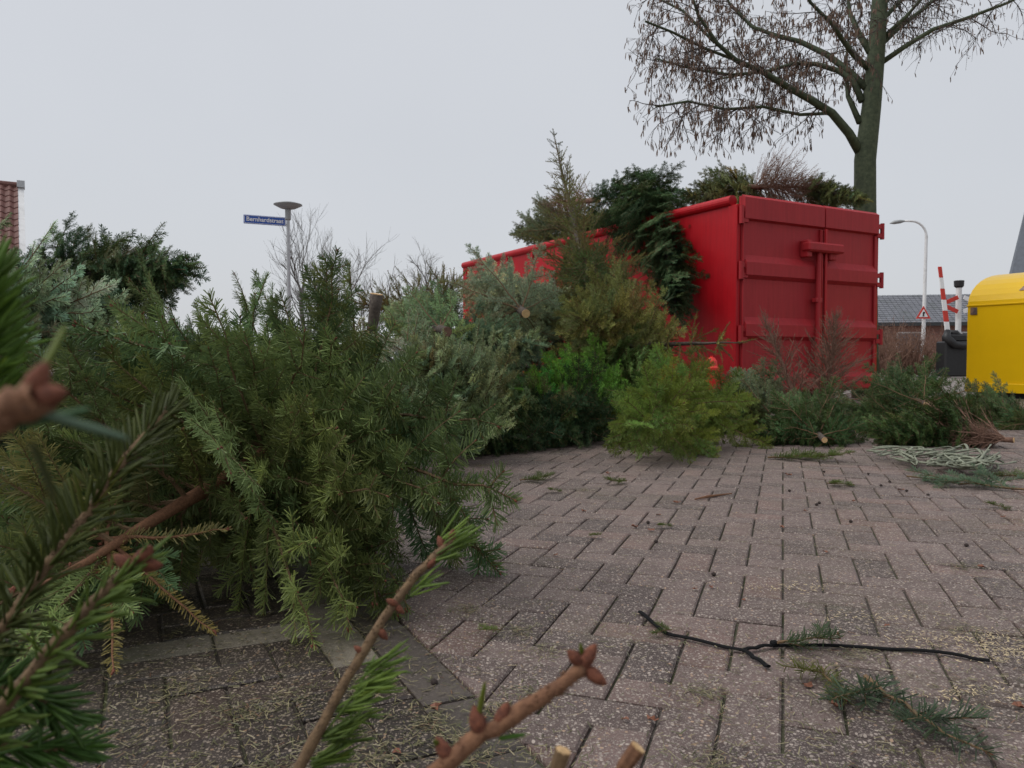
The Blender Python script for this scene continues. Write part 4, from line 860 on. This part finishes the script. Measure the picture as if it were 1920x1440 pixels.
for (x, y, d_, sc_, tn_) in ((425, 1012, 1.70, 1, (.17, .15, .055)), (222, 1285, 1.40, 1, (.22, .18, .06)), (398, 1192, 1.60, 1, (.22, .17, .05)), (245, 890, 1.78, 1, (.12, .13, .04)), (70, 960, 1.72, 1, (.10, .12, .04)), (300, 1110, 1.72, 1, (.12, .13, .04)), (120, 1090, 1.75, 1, (.10, .11, .04))):
    e = P(x, y, d_); e[2] = max(e[2], .015); me, sc = pick('shoot', np.linalg.norm(e - wh)); link('branch', me, big, color=(*tn_, 1), mat=frame(wh - wb, e - wh, V3(.2, -.6, .8), sc))
b = MB()
for k_ in range(9): q = wt + (wh - wt) * RN.uniform(0, 1); bud(b, q - wb + RN.normal(0, .004, 3), RN.normal(0, 1, 3), .004, 0)
for k_ in range(3): bud(b, wt - wb + RN.normal(0, .004, 3), wt - wh + RN.normal(0, .1, 3), .006, 0)
b.build('buds', M['bud'], big)['kind'] = 'stuff'

# ------------------------------------------------------------------ twigs right before the lens (a spruce lying under the camera)
fs = empty('spruce_tree', (-.35, .28, .12), 'spruce lying closest of all with sharp green sprigs and bare budded twigs', 'tree', 'discarded christmas trees'); FO = V3(-.35, .28, .12)
b = MB(); b.tube([V3(-.9, .2, .14) - FO, V3(-.35, .26, .2) - FO, V3(.1, .27, .22) - FO, V3(.5, .25, .2) - FO], [.03, .024, .018, .01], 10); b.build('trunk', M['trunk'], fs, smooth=True)
def sprig(pix, r0, r1, dens, ln, w, tint, seed, s0=0., side=0, kind='spruce', bark='twig', buds=(), rootp=None, nsub=4, up=None):
    rng = np.random.default_rng(seed); q = np.array([P(*p) for p in pix]); tt = np.linspace(0, 1, len(q)); t2 = np.linspace(0, 1, 4 * len(q))
    q = np.stack([np.interp(t2, tt, q[:, i]) for i in range(3)], 1)
    for _ in range(3): q[1:-1] = (q[:-2] + q[1:-1] * 2 + q[2:]) / 4
    q[1:-1] += rng.normal(0, r0 * .12, (len(q) - 2, 3)); n0 = len(q)
    full = q if rootp is None else np.concatenate([[V3(*rootp)], [(V3(*rootp) * .5 + q[0] * .5) - V3(0, 0, .02)], q])
    mb = MB(); rr = np.concatenate([np.full(len(full) - n0, r0), np.linspace(r0, r1, n0)]) * (1 + rng.normal(0, .07, len(full))); mb.tube(full - FO, rr, 9, 1)
    if dens: dress(mb, q - FO, rng, kind, dens, ln, w, s0, up=V3(0, -.6, .8) if up is None else up, solid=True, side=side)
    npeg = int(np.sum(np.linalg.norm(np.diff(q, axis=0), axis=1)) * 1400); Bq, Tq, _ = path_eval(q - FO, rng.random(npeg) * np.sum(np.linalg.norm(np.diff(q, axis=0), axis=1))); dq = rng.normal(0, 1, (npeg, 3)); dq = nrm(dq - Tq * np.sum(dq * Tq, 1, keepdims=True))
    solid_needles(mb, Bq + dq * (r0 + r1) * .44, nrm(dq + Tq * 1.2), Tq + .01, np.full(npeg, .0016), .0011, rng.random(npeg), 1)      # needle pegs on the bark
    for (px, py, d, dx, dy, r) in buds:
        p = P(px, py, d); i_ = int(np.argmin(np.linalg.norm(q - p, axis=1))); dv = P(px + dx, py + dy, d) - p
        p = q[i_] + nrm(p - q[i_]) * min(np.linalg.norm(p - q[i_]), r1 * .9 if i_ < n0 - 1 else r1 * 1.2); bud(mb, p - FO, nrm(dv) + rng.normal(0, .12, 3), r)
    o = link('branch', mb.mesh('near_branch', [M['needles'], M[bark], M['bud']], True), fs, color=(tint[0] * 1.9, tint[1] * 1.5, tint[2] * 1.25, 1)); return o
GRN, YEL = (.060, .135, .030), (.115, .150, .030)
sprig([(545, 1470, .44), (640, 1290, .46), (700, 1190, .475), (770, 1085, .49), (850, 1012, .50)], .0034, .0024, 0, .016, .0013, GRN, 71, rootp=(-.18, .28, .2),
      buds=[(846, 1012, .5, 2, -14, .0035), (826, 1022, .5, -4, -12, .0035), (818, 1062, .49, 8, -8, .003), (740, 1130, .48, -14, -8, .003), (760, 1152, .48, 12, 8, .003), (722, 1192, .475, 8, 6, .0035), (672, 1222, .468, -10, -8, .0026)])
for i, (a, n_, ln) in enumerate((((835, 1020, .5), 26, .024), ((815, 1050, .495), 12, .024), ((775, 1105, .49), 8, .026), ((690, 1255, .47), 16, .028), ((668, 1290, .465), 26, .026), ((640, 1335, .46), 22, .028), ((615, 1385, .45), 26, .028), ((590, 1430, .45), 26, .028))):
    rng = np.random.default_rng(80 + i); mb = MB(); p = P(*a) - FO; Bp = p + rng.normal(0, .0022, (n_, 3)); D = nrm(np.array([V3(1, .1, .32)] * n_) + rng.normal(0, .22, (n_, 3)))
    solid_needles(mb, Bp, D, np.array([V3(0, -.5, .8)] * n_), ln * rng.uniform(.7, 1.1, n_), .0017, rng.beta(3, 2, n_)); link('needle_tuft', mb.mesh('needle_tuft', [M['needles']], True), fs, color=(GRN[0] * 2.2, GRN[1] * 1.5, GRN[2] * 1.3, 1))
sprig([(770, 1490, .30), (860, 1408, .31), (960, 1345, .315), (1040, 1292, .32), (1090, 1255, .325)], .0037, .0031, 0, .016, .0013, YEL, 72, bark='twig_red', rootp=(.0, .27, .22),
      buds=[(1100, 1235, .325, 8, -14, .0042), (1085, 1240, .325, -6, -14, .0036), (1112, 1262, .325, 16, 10, .0042), (895, 1362, .312, -4, -14, .0045), (938, 1352, .314, 6, -12, .004), (828, 1408, .308, -8, -16, .004)])
for (x0, y0, d0, x1, y1, d1, s, w) in ((897, 1345, .312, 910, 1275, .31, 5, .0022), (822, 1400, .308, 815, 1385, .306, 6, .0024), (1092, 1230, .325, 1088, 1205, .324, 7, .002), (935, 1385, .314, 985, 1375, .316, 8, .0022)):
    mb = MB(); a = P(x0, y0, d0) - FO; e = P(x1, y1, d1) - FO; solid_needles(mb, a[None], nrm(e - a)[None], V3(0, -1, 0)[None], np.array([np.linalg.norm(e - a)]), w, np.array([.93])); link('needle', mb.mesh('needle', [M['needles']], True), fs, color=(*(YEL if s != 8 else GRN), 1))
for i, (pts) in enumerate((((1035, 1480, .33), (1045, 1440, .33), (1056, 1408, .33)), ((1150, 1480, .33), (1172, 1435, .33), (1196, 1402, .33)))):
    mb = MB(); q = np.array([P(*p) for p in pts]) - FO; q = np.concatenate([[V3(.1 + .04 * i, .27, .22) - FO], q]); mb.tube(q, [.003, .0034, .0034, .0036], 7, 0, True); e = len(mb.v) ; link('stub', mb.mesh('stub', [M['twig_red'] if i else M['twig']]), fs)
    mb = MB(); d = nrm(q[-1] - q[-2]); mb.tube([q[-1] - d * .0002, q[-1] + d * .0005], .0034, 7); link('cut_end', mb.mesh('stub_cut', [M['cut']]), fs)
# dense green sprigs at the left
sprig([(-60, 1260, .36), (40, 1130, .37), (150, 980, .39), (240, 850, .41), (318, 768, .43)], .0032, .0016, 1500, .025, .0019, (.058, .092, .027), 73, rootp=(-.4, .27, .2))
sprig([(-40, 830, .30), (-32, 700, .30), (-28, 600, .30), (-20, 520, .30)], .0034, .002, 2600, .026, .0022, GRN, 74, rootp=(-.4, .27, .2), up=V3(1, 0, .1))
sprig([(-90, 1440, .31), (20, 1310, .315), (110, 1200, .32), (200, 1105, .33), (262, 1052, .335)], .0034, .0022, 800, .024, .0020, (.060, .115, .028), 75, side=-1, rootp=(-.4, .26, .2), buds=[(262, 1050, .335, 8, -10, .0045), (240, 1060, .334, -8, -10, .004), (275, 1065, .336, 10, 0, .004)])
sprig([(-120, 1330, .34), (-20, 1290, .35), (60, 1300, .36), (130, 1350, .365)], .003, .0016, 1900, .025, .0020, (.040, .105, .025), 76, rootp=(-.45, .25, .2))
sprig([(-120, 1480, .34), (-10, 1400, .35), (70, 1400, .36), (150, 1400, .37)], .003, .0016, 1900, .025, .0020, (.040, .110, .025), 77, rootp=(-.45, .25, .2))
sprig([(-90, 830, .135), (-20, 790, .138), (40, 758, .14), (72, 745, .141)], .0034, .0038, 0, .02, .0016, GRN, 81, bark='twig_red', rootp=(-.3, .2, .25), buds=[(70, 745, .141, 20, -4, .003), (60, 735, .141, 6, -14, .003)])
for i, (x0, y0, x1, y1, t) in enumerate(((60, 725, 128, 618, YEL), (75, 775, 240, 822, (.10, .15, .11)), (20, 800, 170, 770, (.06, .12, .06)), (60, 830, 110, 930, (.10, .12, .05)))):
    mb = MB(); a = P(x0, y0, .141) - FO; e = P(x1, y1, .150) - FO; solid_needles(mb, a[None], nrm(e - a)[None], V3(0, -1, .2)[None], np.array([np.linalg.norm(e - a)]), .0019, np.array([.7])); link('needle', mb.mesh('needle', [M['needles']], True), fs, color=(*t, 1))

# ------------------------------------------------------------------ things lying on the paving
M['strap'] = simple('black_strap', (.006, .006, .0065), .8, var=.3, scale=40, spec=.15)
def ribbon(mb, pts, w, th, lift):
    q = np.array(pts); t2 = np.linspace(0, 1, 24); t1 = np.linspace(0, 1, len(q)); q = np.stack([np.interp(t2, t1, q[:, i]) for i in range(3)], 1)
    for _ in range(2): q[1:-1] = (q[:-2] + 2 * q[1:-1] + q[2:]) / 4
    q[:, 2] += lift + .003 * np.abs(np.sin(t2 * 7)); mb.tube(q, w / 2, 8, 0, flat=th / w, up=V3(0, 0, 1))
ct = empty('cable_tie', tuple(G(1452, 1214)), 'long black plastic cable tie lying unfastened on the red paving', 'cable tie'); CO = G(1452, 1214)
b = MB(); ribbon(b, [G(x, y) - CO for x, y in ((1200, 1150), (1216, 1166), (1252, 1194), (1310, 1206), (1392, 1224))], .011, .006, .004); ribbon(b, [G(x, y) - CO for x, y in ((1392, 1224), (1415, 1240), (1441, 1257))], .011, .006, .006); ribbon(b, [G(x, y) - CO for x, y in ((1392, 1225), (1420, 1219), (1452, 1214))], .011, .006, .005)
ribbon(b, [G(x, y) - CO for x, y in ((1452, 1214), (1560, 1216), (1700, 1222), (1790, 1232), (1856, 1244))], .011, .006, .004); b.build('strap', M['strap'], ct)
b = MB(); b.box(V3(0, 0, .008), (.016, .016, .012), rotz(.2), 0, .5, .003); b.build('head', M['strap'], ct)
def lay(name, label, px, py, px2, py2, style, tint, cat='branch', L=None, tilt=0., group=None, z=.012):
    a = G(px, py); e = G(px2, py2); d = e - a; L = L or np.linalg.norm(d); me, sc = pick(style, L); d = nrm(d); d[2] += tilt
    o = link(name, me, None, color=(*tint, 1), mat=frame(a + V3(0, 0, z), d, V3(0, 0, 1), sc)); return tag(o, label, cat, group)
lay('fir_branch', 'broken blue green fir branch with several side sprays on the red paving', 1622, 1282, 1800, 1415, 'fir_near', (.085, .125, .075), L=.30)
lay('fir_branch', 'short yellow green fir tip beside a brown leaf below the cable tie', 1540, 1262, 1588, 1335, 'fir_near', (.14, .15, .045), L=.13)
lay('fir_branch', 'small fir sprig lying across the black cable tie', 1458, 1217, 1560, 1217, 'fir_near', (.07, .11, .05), L=.125, z=.014)
for i, (x, y, x2, y2) in enumerate(((1930, 925, 1700, 905), (1700, 897, 1830, 908), (1800, 912, 1925, 915), (1940, 900, 1850, 890))):
    lay('fir_branch', ('long grey green fir branch lying flat in front of the netting', 'short grey green fir branch between netting and the longer branch', 'grey green fir branch overlapping the tip of the long one', 'olive fir branch lying right behind the netting')[i], x, y, x2, y2, 'fir', (.085, .13, .08) if i != 3 else (.09, .11, .05), group='fir branches by the netting')
sp_ = [(975, 905, 1040, 897), (1175, 905, 1140, 910), (925, 917, 940, 914), (1030, 922, 1052, 925), (1230, 990, 1260, 991), (1105, 1008, 1120, 1012), (940, 1190, 925, 1192), (1550, 910, 1600, 912), (1860, 950, 1890, 958), (1260, 1190, 1245, 1192), (980, 940, 960, 945), (1480, 860, 1600, 868), (1440, 862, 1530, 858)]
for (x, y, x2, y2) in sp_: lay('fir_sprig', 'tiny green fir sprig dropped on the red paving', x, y, x2, y2, 'fir_near', (.09, .125, .03), 'sprig', L=max(.05, np.linalg.norm(G(x, y) - G(x2, y2))), group='fir sprigs on the paving')
# tangled pale netting
M['net'] = simple('tree_netting', (.21, .225, .165), .85, var=.4, scale=60)
nb = G(1760, 880); mb = MB(); rg = np.random.default_rng(3); tn = empty('tree_netting', tuple(nb), 'tangled pale tree netting lying at the edge of the heap', 'netting')
path = [(1640, 862), (1690, 866), (1720, 878), (1700, 868), (1760, 872), (1800, 862), (1790, 880), (1740, 885), (1830, 878), (1850, 868), (1860, 884), (1800, 893), (1780, 886), (1845, 892), (1870, 880)]
for rep in range(11):
    q = np.array([G(x + rg.normal(0, 16), y + rg.normal(0, 6)) - nb for x, y in path]); t1 = np.linspace(0, 1, len(q)); t2 = np.linspace(0, 1, 90); q = np.stack([np.interp(t2, t1, q[:, i]) for i in range(3)], 1)
    for _ in range(4): q[1:-1] = (q[:-2] + 2 * q[1:-1] + q[2:]) / 4
    q[:, 2] = .02 + .03 * np.abs(np.sin(t2 * 17 + rep)) + .004 * rep; mb = MB(); mb.tube(q, (.0032 + .0045 * np.sin(t2 * 41 + rep) ** 2) * rg.uniform(.8, 1.1), 7, flat=.8); mb.build('strand', M['net'], tn, smooth=True)
# loose needles, shavings
M['litter'] = (lambda: (lambda m, t, b: (t.links.new(ramp(t, N(t, 'ShaderNodeAttribute', attribute_name='rnd').outputs['Fac'], [(0, (.05, .045, .02)), (.35, (.085, .088, .034)), (.6, (.16, .14, .062)), (.85, (.27, .235, .135)), (1, (.14, .06, .03))]).outputs[0], b.inputs['Base Color']), m)[1])(*newmat('needle_litter')))()
M['shave'] = simple('wood_shavings', (.50, .40, .24), .8, var=.3, scale=80)
rg = np.random.default_rng(12)
def flat_bits(n, sampler, l0, l1, w, z0):
    Bp = sampler(n); n = len(Bp); yaw = rg.uniform(0, 6.283, n); D = np.stack([np.cos(yaw), np.sin(yaw), rg.normal(.0, .1, n)], 1); Bp = Bp + np.stack([np.zeros(n), np.zeros(n), z0 + rg.uniform(0, .004, n)], 1); mb = MB()
    needles(mb, Bp, nrm(D), np.array([V3(0, 0, 1)] * n) + rg.normal(0, .25, (n, 3)), rg.uniform(l0, l1, n), w * rg.uniform(.7, 1.2, n), rg.random(n)); return mb
def samp(n):
    y = 1.0 + 5.5 * rg.random(n) ** 1.5; x = (rg.random(n) * 1.45 - .72) * y; p = np.stack([x, y, np.zeros(n)], 1)
    s = (p - B0) @ BN; keep = np.where(s > 0, 1., np.clip(.27 + .3 * np.sin(p[:, 0] * 5 + 1) * np.sin(p[:, 1] * 4) + .8 * np.exp(-np.abs(s) / .15) + (p[:, 1] > 4) * .4 + .35 * ((p[:, 0] > .25) & (p[:, 1] < 1.7)), .08, 1)); return p[rg.random(n) < keep]
def clumps(n):
    c = samp(170); c = c[c[:, 1] < 4.5]; i = rg.integers(0, len(c), n); return c[i] + np.stack([rg.normal(0, .025, n), rg.normal(0, .025, n), np.zeros(n)], 1)
o = flat_bits(26000, samp, .010, .022, .0021, .002).build('loose_needles', M['litter']); tag(o, 'loose shed needles scattered over the paving', 'needles', kind='stuff')
o = flat_bits(8000, clumps, .008, .02, .002, .003).build('needle_clumps', M['litter']); tag(o, 'small heaps of shed needles caught in the joints', 'needles', kind='stuff')
def shav(n):
    out_ = []
    for (px, py, sx, sy, k) in ((1790, 1200, 70, 8, .3), (1880, 1225, 50, 10, .3), (1490, 1103, 50, 5, .15), (1640, 1160, 60, 6, .1), (1830, 1305, 50, 12, .15)): out_ += [G(px + rg.normal(0, sx), py + rg.normal(0, sy)) for _ in range(int(n * k))]
    return np.array(out_)
o = flat_bits(900, shav, .004, .012, .0022, .002).build('wood_shavings', M['shave']); tag(o, 'pale wood shavings strewn over the red paving', 'shavings', kind='stuff')
# brown leaf scraps, cones, twigs
M['leaf'] = simple('dead_leaf', (.17, .065, .035), .7, var=.4, scale=60)
M['cone'] = simple('alder_cone', (.035, .022, .018), .8, var=.4, scale=90, bmp=.5)
def leaf_mesh(seed):
    r = np.random.default_rng(seed); mb = MB(); n = 9; an = np.arange(n) * 2 * math.pi / n; R_ = r.uniform(.35, 1.1, n); ring = np.stack([R_ * np.cos(an), R_ * .7 * np.sin(an), r.uniform(0, .55, n)], 1); k = mb.verts(np.concatenate([[[0, 0, .06]], ring]))
    for i in range(n): mb.tris([[k, k + 1 + i, k + 1 + (i + 1) % n]])
    return mb.mesh('dead_leaf', M['leaf'])
lms = [leaf_mesh(i) for i in range(5)]
for (x, y, s) in ((1226, 1355, .016), (1172, 1352, .009), (1333, 1104, .012), (1303, 1107, .009), (1395, 1128, .010), (1662, 1176, .010), (1548, 1038, .016), (1840, 1066, .014), (1880, 972, .016), (1600, 942, .015), (1510, 960, .012), (1515, 1290, .014), (1568, 1330, .018), (1810, 905, .035), (1477, 892, .022), (1190, 990, .018), (1220, 996, .016), (1270, 945, .018), (1140, 890, .022), (1093, 960, .014), (1235, 967, .014), (816, 1334, .016), (905, 1352, .014), (745, 1415, .012), (870, 1390, .014), (1690, 920, .02), (1465, 990, .014), (1042, 1043, .01), (1910, 1330, .014)):
    tag(link('dead_leaf', lms[RN.integers(5)], None, mat=Matrix.Translation(Vector(G(x, y) + V3(0, 0, .003))) @ Matrix.Rotation(RN.random() * 6, 4, 'Z') @ Matrix.Scale(s, 4)), {(1810, 905): 'largest reddish brown leaf lying on the fir branch by the netting', (1568, 1330): 'brown leaf caught under the yellow green fir tip', (1226, 1355): 'ragged brown leaf on the paving beside the budded twig', (1477, 892): 'brown leaf on the paving in front of the star tipped fir heap'}.get((x, y), 'small curled brown leaf scrap on the paving'), 'leaf', 'leaf scraps on the paving')
mb = MB(); mb.lathe([(.15, -.55), (.6, -.35), (.85, 0), (.7, .4), (.2, .75)], V3(0, 0, .55), 9); cme = mb.mesh('alder_cone', M['cone'])
for (x, y) in ((814, 1284), (899, 982), (922, 968), (1215, 982), (1531, 948), (1536, 945), (1652, 912), (1668, 905), (1700, 922), (1230, 1018), (1595, 980), (1480, 922), (1338, 1080), (1812, 1025), (1545, 886), (1740, 930), (1628, 890)):
    tag(link('alder_cone', cme, None, mat=Matrix.Translation(Vector(G(x, y))) @ Matrix.Rotation(RN.random() * 6, 4, 'Z') @ Matrix.Scale(.0085, 4)), 'small dark alder cone lying on the paving', 'cone', 'alder cones on the paving')
for (x, y, x2, y2, r, lab, mt) in ((1303, 936, 1372, 925, .006, 'splinter of reddish wood on the red paving', 'twig_red'), (1410, 1385, 1640, 1340, .0, '', ''), (1700, 1335, 1790, 1352, .002, 'thin reddish twig beside the broken fir branch', 'twig_red')):
    if not lab: continue
    a, e = G(x, y, r), G(x2, y2, r); mb = MB(); m_ = (a + e) / 2; mb.tube([a - m_, (a - m_) * .3 + V3(0, .004, .002), e - m_], [r * .5, r, r * .4], 6); tag(link('twig', mb.mesh('twig', M[mt]), None, loc=tuple(m_)), lab, 'twig')
